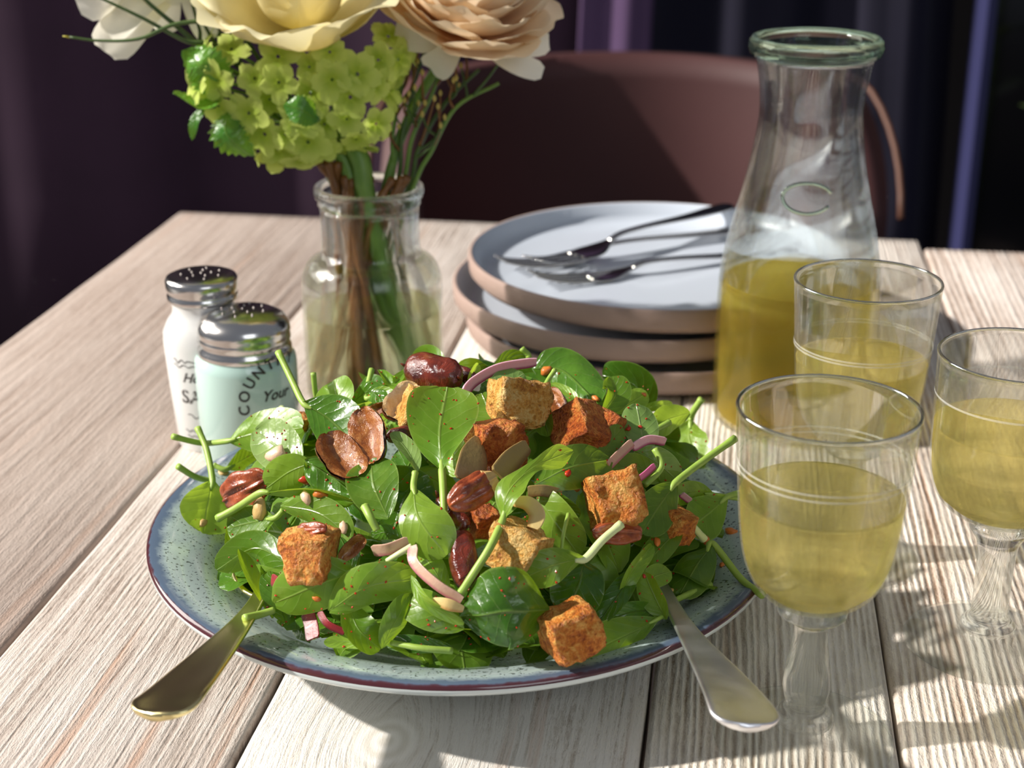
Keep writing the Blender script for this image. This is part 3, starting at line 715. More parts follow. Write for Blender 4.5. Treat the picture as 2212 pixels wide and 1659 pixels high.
def rpetal(c, fr, az, theta, L, W, r0=0.002, ripple=0.1, ph=0.0, pa=0.55, pb=0.28, nu=12, nv=10, open_=0.0):
    """petal on a surface of revolution about the flower axis: theta(u) is its angle from the axis in degrees"""
    A, X, Y = fr; V = []; F = []; UV = []
    th = [q[0] for q in cr([(t,) for t in theta], nu + 1)]
    rho, h = r0, 0.0; um = pa / (pa + pb); mx = um ** pa * (1 - um) ** pb
    for i in range(nu + 1):
        u = i / nu
        if i: rho += math.sin(math.radians(th[i])) * L / nu; h += math.cos(math.radians(th[i])) * L / nu
        uu = min(max(u, 0.01), 0.992); w = W / 2 * uu ** pa * (1 - uu) ** pb / mx
        for j in range(nv + 1):
            s = -1 + 2 * j / nv
            da = s * w / max(rho, W * 0.33)
            rr = rho + open_ * w * s * s + ripple * W * u * noise.noise((s * 1.6 + ph, u * 2.2, ph)); hh = h + ripple * W * u * 0.7 * noise.noise((s * 1.9 - ph, u * 2.0 + 5, ph))
            rad = X * math.cos(az + da) + Y * math.sin(az + da)
            V.append(c + rad * rr + A * hh); UV.append((u, j / nv))
    for i in range(nu):
        for j in range(nv): a = i * (nv + 1) + j; F.append((a, a + 1, a + nv + 2, a + nv + 1))
    return V, F, UV
def flower_stem(t, base, loc, mids, r, mat, bottom):
    pts = [base] + [Vector(m) for m in mids] + [Vector(bottom)]
    c = cr([tuple(p) for p in pts], 24); V, F = tube(c, [r] * 24, 10); obj('stem', V, F, mat, t, loc)
def neck(dx, dy, z=0.135): return JB + Vector((dx, dy, z))
def floor_pt(dx, dy): return JB + Vector((dx, dy, 0.009))

# cream cup-shaped rose, cut by the top edge
c = fp(662, 72, -0.004); t = empty('cream_rose', c); tag(t, 'pale yellow cup-shaped rose above the lime blossom, cut by the top edge', 'flower')
fr = frame((-0.05, -0.30, 0.95)); rf = random.Random(11)
for k in range(18):
    ring = 0 if k < 6 else 1 if k < 11 else 2
    az = k * 2.399 + [0.3, 0.0, 0.2][ring]
    th = [[96, 82, 54, 38, 84], [80, 56, 26, 12, 40], [60, 36, 10, -8, 0]][ring]
    V, F, UV = rpetal(c + fr[0] * 0.004 * ring, fr, az, th, [0.070, 0.058, 0.048][ring], [0.084, 0.060, 0.042][ring], 0.003, 0.12, k * 3.3, pb=0.22, nv=14)
    obj('petal', V, F, PCRM, t, c, uvs=UV)
flower_stem(t, c, c, [fp(740, 240, 0.012), neck(-0.004, 0.008), neck(0.006, 0.0, 0.08)], 0.0036, GST, floor_pt(0.018, -0.005))
# peach many-petalled flower
c = fp(1000, 52, 0.008); t = empty('peach_ranunculus', c); tag(t, 'full peach flower with many ruffled petals, at the right of the bouquet', 'flower')
fr = frame((0.20, -0.42, 0.85)); rf = random.Random(4)
for k in range(60):
    q = k / 59.0; az = k * 2.399 + rf.uniform(-0.3, 0.3)
    L = 0.060 - 0.026 * q; W = 0.066 - 0.030 * q
    a0 = 98 - 80 * q; th = [a0, a0 - 10, a0 - 34 + 12 * q, a0 - 52 + 16 * q]
    V, F, UV = rpetal(c + fr[0] * 0.014 * q, fr, az, th, L, W, 0.003, 0.11, k * 2.1, pb=0.2)
    obj('petal', V, F, PPCH, t, c, uvs=UV)
for ex, ey, w, dy in ((1172, 158, 46, -0.01), (1186, 92, 60, 0.0), (855, 60, 80, -0.004), (930, 150, 70, 0.0)):
    e = fp(ex, ey, dy); V, F, UV = blade([c, (c + e) / 2 + Vector((0, -0.010, -0.004)), e], w / 3400.0, roll=-20, cup=0.2, wave=0.05, pa=0.7, pb=0.2, ph=ex * 0.1, nu=14); obj('petal', V, F, PWHT, t, c, uvs=UV)
flower_stem(t, c - fr[0] * 0.004, c, [fp(890, 240, 0.012), neck(0.010, 0.004), neck(0.004, 0.004, 0.08)], 0.0032, GST, floor_pt(-0.006, 0.012))
# white flower at the left
c = fp(392, -34, 0.01); t = empty('white_flower', c); tag(t, 'white flower with long drooping petals at the top left', 'flower')
for ex, ey, w, dy in ((165, 6, 96, -0.01), (232, 72, 70, -0.012), (226, 110, 96, -0.004), (352, 66, 60, 0.01), (455, 84, 52, 0.01), (300, -80, 90, 0.0), (420, -120, 90, 0.01), (500, -70, 80, 0.02), (250, -30, 80, 0.012)):
    e = fp(ex, ey, dy); m_ = (c + e) / 2 + Vector((0, -0.008, 0.006))
    V, F, UV = blade([c, m_, e], w / 3400.0, roll=rf.uniform(-35, 20), cup=0.30, wave=0.05, pa=0.7, pb=0.22, ph=ex * 0.1, nu=14); obj('petal', V, F, PWHT, t, c, uvs=UV)
flower_stem(t, c, c, [fp(560, 190, 0.02), neck(-0.016, 0.006), neck(-0.004, 0.008, 0.08)], 0.0022, GST2, floor_pt(0.016, 0.014))
# lime blossom cluster: florets as parts
vc = fp(640, 205, 0.0); vib = empty('lime_blossom', vc); tag(vib, 'large cluster of small lime green blossoms in the middle of the bouquet', 'flower')
fl_meshes = []
for q in range(5):
    Vs = []; rq = random.Random(q)
    parts = []; UVS = []
    for k in range(5):
        V, F, UV = rpetal(Vector((0, 0, 0)), frame((0, 0, 1), (0, 1, 0.01)), k * 2 * math.pi / 5 + rq.uniform(-0.12, 0.12), [70 + rq.uniform(-8, 8), 82, 92 + rq.uniform(-14, 10)], 0.0098 * rq.uniform(0.88, 1.1), 0.0092, 0.0008, 0.18, q * 7 + k * 1.7, 0.5, 0.30, 6, 5)
        parts.append((V, F)); UVS += UV
    V, F = merge(*parts); me = bpy.data.meshes.new('floret'); me.from_pydata([tuple(v) for v in V], [], F)
    ul = me.uv_layers.new(name='UVMap')
    for lp in me.loops: ul.data[lp.index].uv = UVS[lp.vertex_index]
    me.materials.append(PLIM); me.polygons.foreach_set('use_smooth', [True] * len(me.polygons)); fl_meshes.append(me)
blobs = [(520, 160, 92), (625, 135, 112), (735, 145, 108), (570, 245, 80), (660, 255, 94), (755, 235, 82), (690, 300, 42), (590, 300, 40), (815, 130, 56)]
rb = random.Random(21); placed = []
for it in range(9000):
    bx, by, br = rb.choice(blobs); bc = fp(bx, by, 0.0); R = br / 3450.0
    d = Vector((rb.gauss(0, 1), rb.gauss(0, 1), rb.gauss(0, 1)))
    if d.length < 0.1: continue
    d.normalize()
    if d.y > 0.45: continue
    p = bc + d * R * rb.uniform(0.94, 1.10)
    if any((p - fp(x, y, 0.0)).length < r / 3450.0 * 0.86 for x, y, r in blobs if (x, y) != (bx, by)): continue
    if p.z > fp(0, 92).z and fp(470, 0).x < p.x < fp(835, 0).x: continue
    if any((p - q[0]).length < 0.0140 for q in placed): continue
    placed.append((p, d))
    if len(placed) > 175: break
for i, (p, d) in enumerate(placed):
    nd = (d + Vector((rb.uniform(-.35, .35), rb.uniform(-.6, 0.0), rb.uniform(-.35, .35)))).normalized()
    o = bpy.data.objects.new('floret', fl_meshes[i % 5]); COL.objects.link(o); o.parent = vib; o.location = p - vc
    qn = nd.to_track_quat('Z', 'Y'); o.rotation_euler = (qn.to_matrix() @ Matrix.Rotation(rb.uniform(0, 6), 3, 'Z')).to_euler(); s = rb.uniform(0.95, 1.42); o.scale = (s, s, s)
# inner twiglets that carry the florets
parts = []
for i, (p, d) in enumerate(placed):
    if i % 2 == 0:
        c3 = cr([tuple(fp(700, 300, 0.006)), tuple((p + fp(690, 240, 0.01)) / 2), tuple(p - d * 0.001)], 6); parts.append(tube(c3, [0.0009] * 6, 5))
V, F = merge(*parts); o = obj('flower_stalks', V, F, GST, vib, vc); o['kind'] = 'stuff'
flower_stem(vib, fp(700, 290, 0.006), vc, [fp(742, 345, 0.002), neck(-0.008, -0.004), neck(0.002, -0.006, 0.085)], 0.0052, GST, floor_pt(0.026, -0.012))
flower_stem(vib, fp(735, 270, 0.006), vc, [fp(778, 345, -0.004), neck(-0.001, -0.008), neck(0.010, -0.010, 0.085)], 0.0062, GST, floor_pt(0.031, -0.008))
# serrated foliage leaves
VLF = mat_leaf('vase_leaf', srgb(52, 120, 44), srgb(120, 176, 60), srgb(160, 200, 96), 0.3, 0.4, 0.8)
for lab, pts, w, kw in (('rounded shiny serrated leaf left of the lime blossom', [(492, 205, -0.02), (440, 150, -0.026), (398, 108, -0.02)], 98, dict(roll=-22, cup=-0.2, serr=0.3, blis=.14)),
                        ('pale spiky leaf folded edge-on, jutting left of the lime blossom', [(492, 208, -0.02), (432, 232, -0.024), (374, 200, -0.02)], 52, dict(roll=64, fold=24, serr=0.5)),
                        ('drooping serrated leaf below the spiky one, its tip curling right', [(492, 238, -0.02), (490, 292, -0.028), (548, 338, -0.026)], 78, dict(roll=20, fold=-18, serr=0.45)),
                        ('small pointed leaf hanging down beside the spiky folded leaf', [(440, 232, -0.02), (420, 262, -0.022), (414, 304, -0.022)], 24, dict(roll=30, serr=0.2)),
                        ('small dark leaf half hidden among the lime florets', [(690, 260, -0.028), (650, 238, -0.032), (612, 225, -0.03)], 60, dict(roll=10, serr=0.25))):
    C3 = [fp(*q) for q in pts]; V, F, UV = blade(C3, w / 3500.0, wave=0.09, nu=48, ph=w * 0.37, pb=0.75, **kw); t = empty('serrated_leaf', C3[0]); tag(t, lab, 'leaf', 'serrated leaves in the bouquet')
    obj('blade', V, F, VLF, t, C3[0], uvs=UV)
    c3 = cr([tuple(C3[0]), tuple((C3[0] + fp(600, 250, 0)) / 2 + Vector((0, 0, 0.003))), tuple(fp(610, 260, 0.0))], 10); V, F = tube(c3, [0.0011] * 10, 6); obj('stalk', V, F, GST, t, C3[0])
# grassy stems at the left
for lab, pts, r in (('thin grass blade arching out left below the white flower', [(520, 70, -0.015), (470, 48, -0.018), (380, 52, -0.02), (300, 84, -0.022), (215, 88, -0.02), (150, 80, -0.02)], 0.0013),
                    ('thin grass stem rising left across the white flower', [(480, 110, -0.01), (400, 88, -0.016), (310, 40, -0.02), (205, -10, -0.02)], 0.0015),
                    ('dark grass stem rising beside the white flower centre', [(470, 130, -0.008), (395, 68, -0.012), (320, 5, -0.01), (280, -40, -0.01)], 0.0017),
                    ('short grass stem rising straight up between the white petals', [(455, 120, -0.006), (430, 60, -0.01), (405, -30, -0.008)], 0.0014),
                    ('grass stem nearest the cream rose, rising out of frame', [(500, 130, -0.004), (445, 60, -0.008), (415, -40, -0.006)], 0.0013)):
    pts = pts + [] ; c = [fp(*q) for q in pts]; t = empty('grass_stem', c[0]); tag(t, lab, 'grass stem', 'grassy stems at the left of the bouquet')
    full = [tuple(neck(-0.018, 0.004, 0.128)), tuple(fp(640, 260, 0.016))] + [tuple(q) for q in c]
    cc = cr(full, 40); V, F = tube(cc, [r] * 20 + [r * (1 - 0.5 * i / 19) for i in range(20)], 6); obj('stem', V, F, GST2, t, c[0])
    V, F = tube([cc[-1], tuple(Vector(cc[-1]) + (Vector(cc[-1]) - Vector(cc[-2])).normalized() * 0.004)], [r * 0.55, r * 0.2], 6); obj('tip', V, F, plain('yellow_tip', srgb(190, 180, 60), 0.5), t, c[0])
# green filler sprigs fanning to the right
rt_ = random.Random(8)
sprigs = [('bare green sprig bending far out right under the peach flower', [(1078, 180), (985, 232), (930, 330), (900, 385)], 3),
          ('green filler sprig just left of the bare bending one', [(1035, 150), (960, 225), (905, 320), (888, 390)], 4),
          ('green filler sprig rising towards the middle of the peach flower', [(960, 135), (930, 210), (890, 300), (872, 390)], 4),
          ('dark twiggy sprig beside the lime florets', [(900, 120), (890, 200), (868, 300), (860, 390)], 4),
          ('dark twiggy sprig half hidden behind the lime florets', [(862, 110), (862, 200), (848, 300), (846, 392)], 3)]
BUD = plain('sprig_bud', srgb(190, 170, 90), 0.6)
for si, (lab, pts, nb) in enumerate(sprigs):
    dy = 0.004 + 0.004 * si; c = [fp(x, y, dy * (1 if y < 300 else 0.3)) for x, y in pts]; t = empty('filler_sprig', c[-1]); tag(t, lab, 'sprig', 'filler sprigs at the right of the bouquet')
    low = [tuple(neck(0.014 - 0.004 * si, -0.002 + 0.003 * si, 0.10)), tuple(floor_pt(-0.014 + 0.004 * si, -0.012 + 0.006 * si))]
    cc = cr([tuple(q) for q in c] + low, 44); V, F = tube(cc, [0.0011 + 0.0008 * i / 43 for i in range(44)], 7); obj('stem', V, F, GST2 if si % 2 else GST, t, c[-1])
    for b in range(nb * 2):
        k = rt_.randint(2, 22); p0 = Vector(cc[k]); p1 = p0 + Vector((rt_.uniform(-0.012, 0.020), rt_.uniform(-0.012, 0.006), rt_.uniform(0.014, 0.034)))
        pm = (p0 + p1) / 2 + Vector((rt_.uniform(-.003, .003), 0, -0.002)); V, F = tube(cr([tuple(p0), tuple(pm), tuple(p1)], 8), [0.0010 - 0.00006 * i for i in range(8)], 6); br_ = obj('twig', V, F, GST2 if b % 2 else BST, t, c[-1])
        V, F = tube([p1 - Vector((0, 0, .001)), p1 + Vector((0, 0, 0.001)), p1 + Vector((0, 0, 0.0030))], [0.0006, 0.0014, 0.0004], 6); o = obj('bud', V, F, BUD, br_); o.matrix_parent_inverse = Matrix.Identity(4); o.location = -(br_.location + t.location)
# brown woody stems standing in the vase
for lab, top, m1, bt in (('brown woody stem leaning at the left inside the vase', (708, 345), (-0.017, -0.006), (0.004, -0.02)),
                         ('reddish brown stem in the middle of the vase water', (800, 380), (-0.004, -0.014), (-0.012, -0.024)),
                         ('brown twig slanting down left in the vase water', (850, 385), (0.004, -0.012), (-0.024, -0.018)),
                         ('thin brown stem at the left side of the vase water', (730, 350), (-0.020, 0.0), (-0.020, -0.008)),
                         ('pale brown stem behind the others in the vase', (690, 350), (-0.014, 0.008), (0.012, 0.022)),
                         ('dark brown stem crossing the others low in the vase', (870, 382), (0.012, -0.010), (-0.030, -0.004)),
                         ('rust brown stem close to the front glass of the vase', (745, 380), (-0.012, -0.012), (-0.004, -0.032)),
                         ('olive stem standing at the right side of the vase water', (880, 380), (0.016, -0.004), (0.026, 0.010)),
                         ('brown stem leaning left behind the rust brown one', (770, 384), (-0.006, 0.002), (-0.028, 0.006)),
                         ('short brown stem slanting right in the vase water', (760, 385), (-0.010, -0.016), (0.008, -0.028))):
    c0 = fp(*top, -0.004); cc = cr([tuple(c0), tuple(neck(*m1, 0.125)), tuple(neck(*((a + b) / 2 for a, b in zip(m1, bt)), 0.07)), tuple(floor_pt(*bt))], 24)
    t = empty('woody_stem', floor_pt(*bt)); tag(t, lab, 'stem', 'woody stems in the vase')
    V, F = tube(cc, [0.0027 + 0.0005 * math.sin(i * 1.7) for i in range(24)], 8); obj('bark', V, F, BST, t, floor_pt(*bt))
    k = 14; V, F = tube([Vector(cc[k]), Vector(cc[k]) + Vector((0.003, -0.002, 0.003))], [0.0016, 0.0008], 6); obj('node', V, F, BST, t, floor_pt(*bt))
# dim houseplant before the dark window, far off
hp = empty('houseplant', (0.93, 2.45, -0.75)); tag(hp, 'dim leafy houseplant before the dark window at the right', 'plant')
HPL = mat_leaf('houseplant_leaf', srgb(34, 46, 26), srgb(60, 76, 40), srgb(90, 100, 60), 0.4, 0.2, 0.3)
rh = random.Random(2)
V, F = tube([(0, 0, 0.22), (0.01, 0, 0.6), (0, 0.01, 1.15)], [0.010, 0.008, 0.004], 8); obj('stem', V, F, GST2, hp)
o = lathe('pot', [(0, 0), (0.09, 0), (0.12, 0.24), (0.105, 0.24), (0.10, 0.20), (0, 0.20)], plain('dark_pot', srgb(60, 50, 46), 0.6), hp, n=40)
for k in range(16):
    z = 0.55 + 0.6 * k / 15; a = k * 2.399; d = Vector((math.cos(a), math.sin(a), 0.35)); b0 = Vector((0, 0, z)); e = b0 + d * rh.uniform(0.07, 0.12)
    V, F, UV = blade([b0, (b0 + e) / 2 + Vector((0, 0, 0.015)), e], 0.05, view=Vector((0, 0, -1)), cup=.1, ph=k, nu=10, nv=4); obj('leaf', V, F, HPL, hp, uvs=UV)

# ------------------------------------------------------------------ the salad: spinach leaves
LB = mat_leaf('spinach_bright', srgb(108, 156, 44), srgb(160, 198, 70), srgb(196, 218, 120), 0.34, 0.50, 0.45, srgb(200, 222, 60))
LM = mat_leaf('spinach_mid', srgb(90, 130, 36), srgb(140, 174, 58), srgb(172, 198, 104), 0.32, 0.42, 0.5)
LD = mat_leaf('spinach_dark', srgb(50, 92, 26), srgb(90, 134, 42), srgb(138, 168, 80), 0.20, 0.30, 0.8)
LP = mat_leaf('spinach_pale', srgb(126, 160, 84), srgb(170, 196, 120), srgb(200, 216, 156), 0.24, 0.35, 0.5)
LMAT = dict(B=LB, M=LM, D=LD, P=LP)
STM = stem_mat('spinach_stem', srgb(122, 158, 52), srgb(168, 192, 92)); STP = stem_mat('pale_spinach_stem', srgb(196, 212, 140), srgb(224, 232, 176))
SALAD = []            # (verts, faces) of the leaves, for things that rest on them
def wpx(px, p): return px / px_at(p)
def spinach(label, pts, W, mat='M', stem=None, sw=13, smat=None, grp='spinach leaves of the salad', **kw):
    C3 = run(pts)
    t = empty('spinach_leaf', C3[0]); tag(t, label, 'spinach leaf', grp)
    V, F, UV = blade(C3, wpx(W, C3[0]), **kw)
    obj('blade', V, F, LMAT[mat], t, C3[0], uvs=UV); SALAD.append((V, F))
    if stem:
        S3 = [tuple(C3[0])] + [tuple(q) for q in run(stem, (C3[0], pts[0]))]
        d = (C3[0] - C3[1]).normalized()
        S3 = [tuple(C3[0] - d * 0.006)] + S3
        cc = cr(S3, 20); r = wpx(sw, C3[0]) / 2
        V, F = tube(cc, [r * (0.45 + 0.55 * min(1, i / 6)) * (1.12 if i > 17 else 1) for i in range(20)], 8); obj('stem', V, F, smat or STM, t, C3[0])
    return t
def stub(label, pts, sw=13, smat=None):
    C3 = run(pts); cc = cr([tuple(c) for c in C3], 16); r = wpx(sw, C3[0]) / 2
    V, F = tube(cc, [r * (0.85 + 0.2 * i / 15) for i in range(16)], 8); o = obj('leaf_stalk', V, F, smat or STM, None, C3[0]); tag(o, label, 'leaf stalk', 'loose spinach stalks')
# (label, [(px, py, mm towards the viewer)...], width px, material, stem, options)
LV = [
 # -- upper left
 ('spinach leaf with a tall stalk rising in front of the mint shaker', [(655, 870, 8), (710, 905, 12), (768, 965, 6)], 128, 'D', [(630, 820, 8), (601, 760, 8)], 15, dict(roll=18, cup=-.15)),
 ('rounded translucent spinach leaf upright left of the vase foot', [(737, 900, 2), (722, 822, 4)], 92, 'B', None, 0, dict(roll=-25, cup=.25)),
 ('broad bright spinach leaf with a stalk pointing left at the mint shaker', [(490, 953, 6), (560, 935, 12), (655, 925, 4)], 104, 'B', [(436, 957, 6), (373, 943, 6)], 13, dict(roll=-12, cup=-.18)),
 ('glossy pale oval spinach leaf with chopped nut on it', [(650, 1000, 12), (600, 965, 15), (548, 930, 10)], 112, 'P', None, 0, dict(roll=-10, cup=-.12)),
 ('small dark spinach leaf under the broad bright one', [(486, 1014, 8), (560, 975, 4)], 52, 'D', [(462, 1005, 8)], 12, dict(roll=20)),
 ('bright round spinach leaf lying on the left rim, long stalk upright', [(459, 1036, 10), (450, 1090, 8), (440, 1153, 4)], 122, 'B', [(446, 970, 12), (427, 924, 14)], 14, dict(roll=-14, cup=.12)),
 ('veined spinach leaf below the left pecan', [(596, 1118, 10), (545, 1128, 10), (490, 1142, 6)], 84, 'M', [(612, 1102, 10)], 13, dict(roll=16, cup=.1)),
 ('folded spinach leaf whose long stalk points left under the pecan', [(560, 1066, 20), (660, 1058, 22), (765, 1082, 14)], 60, 'B', [(510, 1098, 20), (470, 1120, 18)], 17, dict(roll=52, fold=30)),
 ('mid-green spinach leaf with a clear midrib right of the left pecan', [(672, 1000, 10), (625, 1020, 14), (574, 1056, 12)], 84, 'M', None, 0, dict(roll=-6, cup=-.15)),
 ('dark blistered shiny spinach leaf beneath the split date', [(660, 998, 16), (710, 1025, 20), (768, 1066, 14)], 92, 'D', None, 0, dict(roll=-10, cup=-.25, wave=.08, blis=.18, nv=14, nu=24)),
 ('matt round spinach leaf standing left of the middle', [(838, 1120, 16), (808, 1050, 22), (800, 994, 16)], 118, 'M', None, 0, dict(roll=-8, cup=.1)),
 ('long spinach leaf arching below the shiny blistered one', [(606, 1092, 12), (690, 1110, 14), (758, 1165, 8)], 80, 'M', None, 0, dict(roll=24, cup=-.2)),
 # -- centre
 ('pointed spinach leaf drooping in the centre left of the twisted one', [(893, 1050, 20), (905, 1120, 26), (964, 1200, 20)], 112, 'M', [(897, 1020, 20)], 14, dict(roll=14, cup=-.2)),
 ('narrow pale spinach leaf with a curled tip beside the tall upright leaf', [(900, 1020, 18), (882, 975, 18), (847, 934, 14)], 48, 'P', None, 0, dict(roll=34, fold=20)),
 ('tall upright translucent spinach leaf at the centre of the salad', [(955, 1020, 20), (950, 930, 26), (966, 836, 18)], 160, 'B', [(958, 1070, 24), (959, 1116, 24)], 17, dict(roll=-4, cup=.18, pa=1.0, pb=.36)),
 ('small bright leaf showing behind the tall upright one', [(985, 1030, 8), (975, 950, 8)], 70, 'B', None, 0, dict(roll=-20)),
 ('pale rounded leaf behind the topmost crouton', [(1062, 860, 2), (1095, 832, 8), (1132, 806, 4)], 78, 'P', None, 0, dict(roll=-14, cup=-.15)),
 ('translucent olive leaf between the tall leaf and the topmost crouton', [(1085, 935, 6), (1040, 850, 8)], 100, 'M', None, 0, dict(roll=10)),
 ('bright twisted spinach leaf with a long stalk running down the centre', [(1086, 1122, 30), (1098, 1062, 36), (1146, 1013, 36), (1195, 990, 34), (1238, 974, 26)], 66, 'B', [(1060, 1180, 32), (1022, 1240, 30), (990, 1290, 26)], 18, dict(roll=-10, twist=70, prof=[.12, .75, 1.0, .55, .42, .72, .8, .08], nu=28)),
 ('broad mid-green spinach leaf with midrib right of the twisted one', [(1155, 1048, 18), (1230, 1010, 24), (1318, 992, 14)], 100, 'M', None, 0, dict(roll=-16, cup=-.15)),
 ('blue-green spinach leaf under the curved garlic slice', [(1140, 1060, 8), (1190, 1115, 12), (1250, 1200, 6)], 100, 'M', None, 0, dict(roll=20)),
 ('small rolled leaf right of the curved garlic slice', [(1190, 1066, 14), (1215, 1090, 16), (1250, 1118, 12)], 42, 'D', None, 0, dict(roll=10, cup=.5)),
 # -- back row
 ('folded light leaf left of the whole date', [(886, 792, 4), (850, 830, 8), (818, 800, 4)], 36, 'B', None, 0, dict(roll=40, fold=35)),
 ('bright leaf tip showing behind the whole date', [(968, 800, -4), (930, 766, -2), (893, 778, -4)], 44, 'B', None, 0, dict(roll=-10)),
 ('narrow light leaf just right of the whole date', [(1010, 825, 0), (1034, 786, 0)], 24, 'B', None, 0, dict(roll=30, fold=20)),
 ('dark leaf at the back behind the pink onion strip', [(1060, 800, -6), (1100, 775, -4), (1132, 790, -6)], 46, 'D', [(1140, 775, -4), (1127, 752, -4)], 12, dict(roll=10)),
 ('large dark glossy leaf at the back right of the onion strip', [(1150, 798, 2), (1215, 800, 8), (1292, 872, 2)], 112, 'D', None, 0, dict(roll=-16, cup=-.25, wave=.08)),
 ('narrow yellow-green leaf edge below the large dark back leaf', [(1262, 888, 10), (1230, 852, 12), (1190, 830, 8)], 26, 'B', None, 0, dict(roll=30, fold=25)),
 ('small leaf with a pointed stalk right of the topmost crouton', [(1176, 838, 10), (1168, 880, 12), (1186, 942, 8)], 52, 'M', [(1186, 818, 12), (1199, 799, 12)], 11, dict(roll=18, fold=15)),
 ('very shiny leaf on the far right of the back row', [(1408, 880, -2), (1365, 830, 4), (1300, 812, -2)], 96, 'D', None, 0, dict(roll=-42, cup=-.2)),
 ('small lit leaf tip below the very shiny back leaf', [(1325, 890, 8), (1365, 868, 10), (1398, 848, 6)], 50, 'B', None, 0, dict(roll=-10)),
 ('mid-green leaf behind the paired red croutons', [(1300, 895, 2), (1330, 850, 4), (1318, 815, 0)], 70, 'M', None, 0, dict(roll=22, fold=20)),
 ('narrow light leaf pointing right beyond the shiny back leaf', [(1380, 886, 2), (1415, 878, 4), (1452, 872, 2)], 22, 'B', None, 0, dict(roll=10)),
 ('dark spinach leaf flat behind the vase side of the pile', [(760, 870, 0), (800, 845, 2), (830, 870, 0)], 46, 'D', None, 0, dict(roll=-10)),
 ('bright leaf with a stalk pointing up right of the vase foot', [(790, 858, -2), (825, 850, 0), (850, 866, 0)], 36, 'B', [(803, 798, -2)], 12, dict(roll=0)),
 # -- right side
 ('matt spinach leaf flecked with red beside the pink onion', [(1392, 975, 14), (1385, 925, 18), (1374, 872, 12)], 82, 'P', None, 0, dict(roll=16, cup=-.15)),
 ('broad spinach leaf running down below the pink onion', [(1370, 972, 14), (1420, 1000, 18), (1465, 1040, 10)], 68, 'P', None, 0, dict(roll=10, cup=-.2)),
 ('lit leaf at the far right edge of the pile', [(1490, 892, 0), (1445, 905, 6), (1400, 925, 2)], 66, 'B', None, 0, dict(roll=-24)),
 ('dark leaf hanging at the far right, stalk pointing up', [(1492, 905, 6), (1490, 950, 8), (1512, 1014, 2)], 88, 'M', [(1500, 885, 6), (1516, 862, 6)], 15, dict(roll=14, fold=12)),
 ('narrow dark leaf right of the paired red croutons', [(1295, 992, 12), (1320, 955, 16), (1345, 922, 10)], 50, 'M', None, 0, dict(roll=20)),
 ('leaf behind the large orange crouton', [(1425, 1042, 8), (1375, 1010, 10), (1320, 1015, 6)], 62, 'M', None, 0, dict(roll=-6)),
 ('mid-green leaf with the longest stalk, reaching towards the nearest glass', [(1462, 1040, 22), (1430, 1085, 26), (1386, 1152, 18)], 88, 'M', [(1520, 995, 24), (1588, 947, 26)], 17, dict(roll=-12, cup=.1)),
 ('bright leaf lying on the plate at the right', [(1572, 1072, 4), (1530, 1110, 8), (1485, 1142, 4)], 96, 'B', [(1608, 1062, 4)], 13, dict(roll=-10, cup=.12)),
 ('leaf with a stalk reaching right under the nearest glass rim', [(1545, 1070, 8), (1500, 1062, 10), (1450, 1075, 8)], 52, 'M', [(1608, 1078, 6)], 12, dict(roll=-20)),
 ('translucent leaf draped over the right side of the plate', [(1540, 1175, 10), (1510, 1215, 14), (1462, 1290, 6)], 84, 'M', [(1600, 1250, 8), (1648, 1286, 6)], 16, dict(roll=22, cup=-.2)),
 ('leaf with a pale cut stalk end at the right', [(1476, 1140, 16), (1440, 1170, 18), (1388, 1226, 12)], 62, 'M', [(1492, 1134, 18), (1522, 1166, 18)], 16, dict(roll=14, fold=15)),
 ('folded light leaf above the right spoon', [(1336, 1300, 14), (1365, 1235, 20), (1408, 1178, 14)], 46, 'B', None, 0, dict(roll=36, fold=25)),
 ('small oval leaf right of the folded light leaf', [(1388, 1262, 18), (1415, 1245, 20), (1448, 1234, 16)], 52, 'M', None, 0, dict(roll=-10)),
 ('triangular dark leaf over the neck of the right spoon', [(1440, 1338, 18), (1415, 1290, 22), (1392, 1238, 20)], 66, 'M', None, 0, dict(roll=-28, fold=25)),
 ('long dark leaf lying left of the right spoon', [(1432, 1320, 14), (1365, 1322, 18), (1288, 1350, 12)], 50, 'D', None, 0, dict(roll=-12, fold=12)),
 ('narrow leaf standing behind the lowest crouton', [(1375, 1228, 12), (1340, 1280, 18), (1292, 1345, 14)], 54, 'D', None, 0, dict(roll=18, fold=15)),
 ('large leaf overhanging the front rim below the lowest crouton', [(1425, 1335, 8), (1340, 1378, 10), (1224, 1434, 6)], 96, 'M', [(1440, 1325, 8)], 10, dict(roll=-14, cup=-.12)),
 # -- front
 ('leaf with a bright white stalk just right of the centre', [(1266, 1206, 26), (1200, 1220, 30), (1128, 1250, 24)], 82, 'B', [(1300, 1168, 30), (1342, 1132, 34)], 19, dict(roll=-10, cup=-.1)),
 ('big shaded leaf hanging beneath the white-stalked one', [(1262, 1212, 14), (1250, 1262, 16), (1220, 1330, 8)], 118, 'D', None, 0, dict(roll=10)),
 ('large round glossy dark spinach leaf at the front', [(1184, 1316, 24), (1095, 1322, 38), (1000, 1332, 24)], 188, 'D', None, 0, dict(roll=-16, cup=-.28, wave=.04, pa=.52, pb=.5, nv=18, nu=28, blis=.10)),
 ('matt leaf left of the large round glossy one', [(1002, 1358, 20), (930, 1320, 24), (868, 1290, 18)], 86, 'M', None, 0, dict(roll=12, cup=-.1)),
 ('slim light leaf lying across the matt one', [(888, 1243, 26), (920, 1300, 30), (1002, 1348, 26)], 30, 'B', None, 0, dict(roll=20, fold=20)),
 ('cupped leaf with a wet hollow at the front', [(752, 1300, 18), (775, 1360, 24), (822, 1402, 20)], 74, 'M', None, 0, dict(roll=-20, cup=.35)),
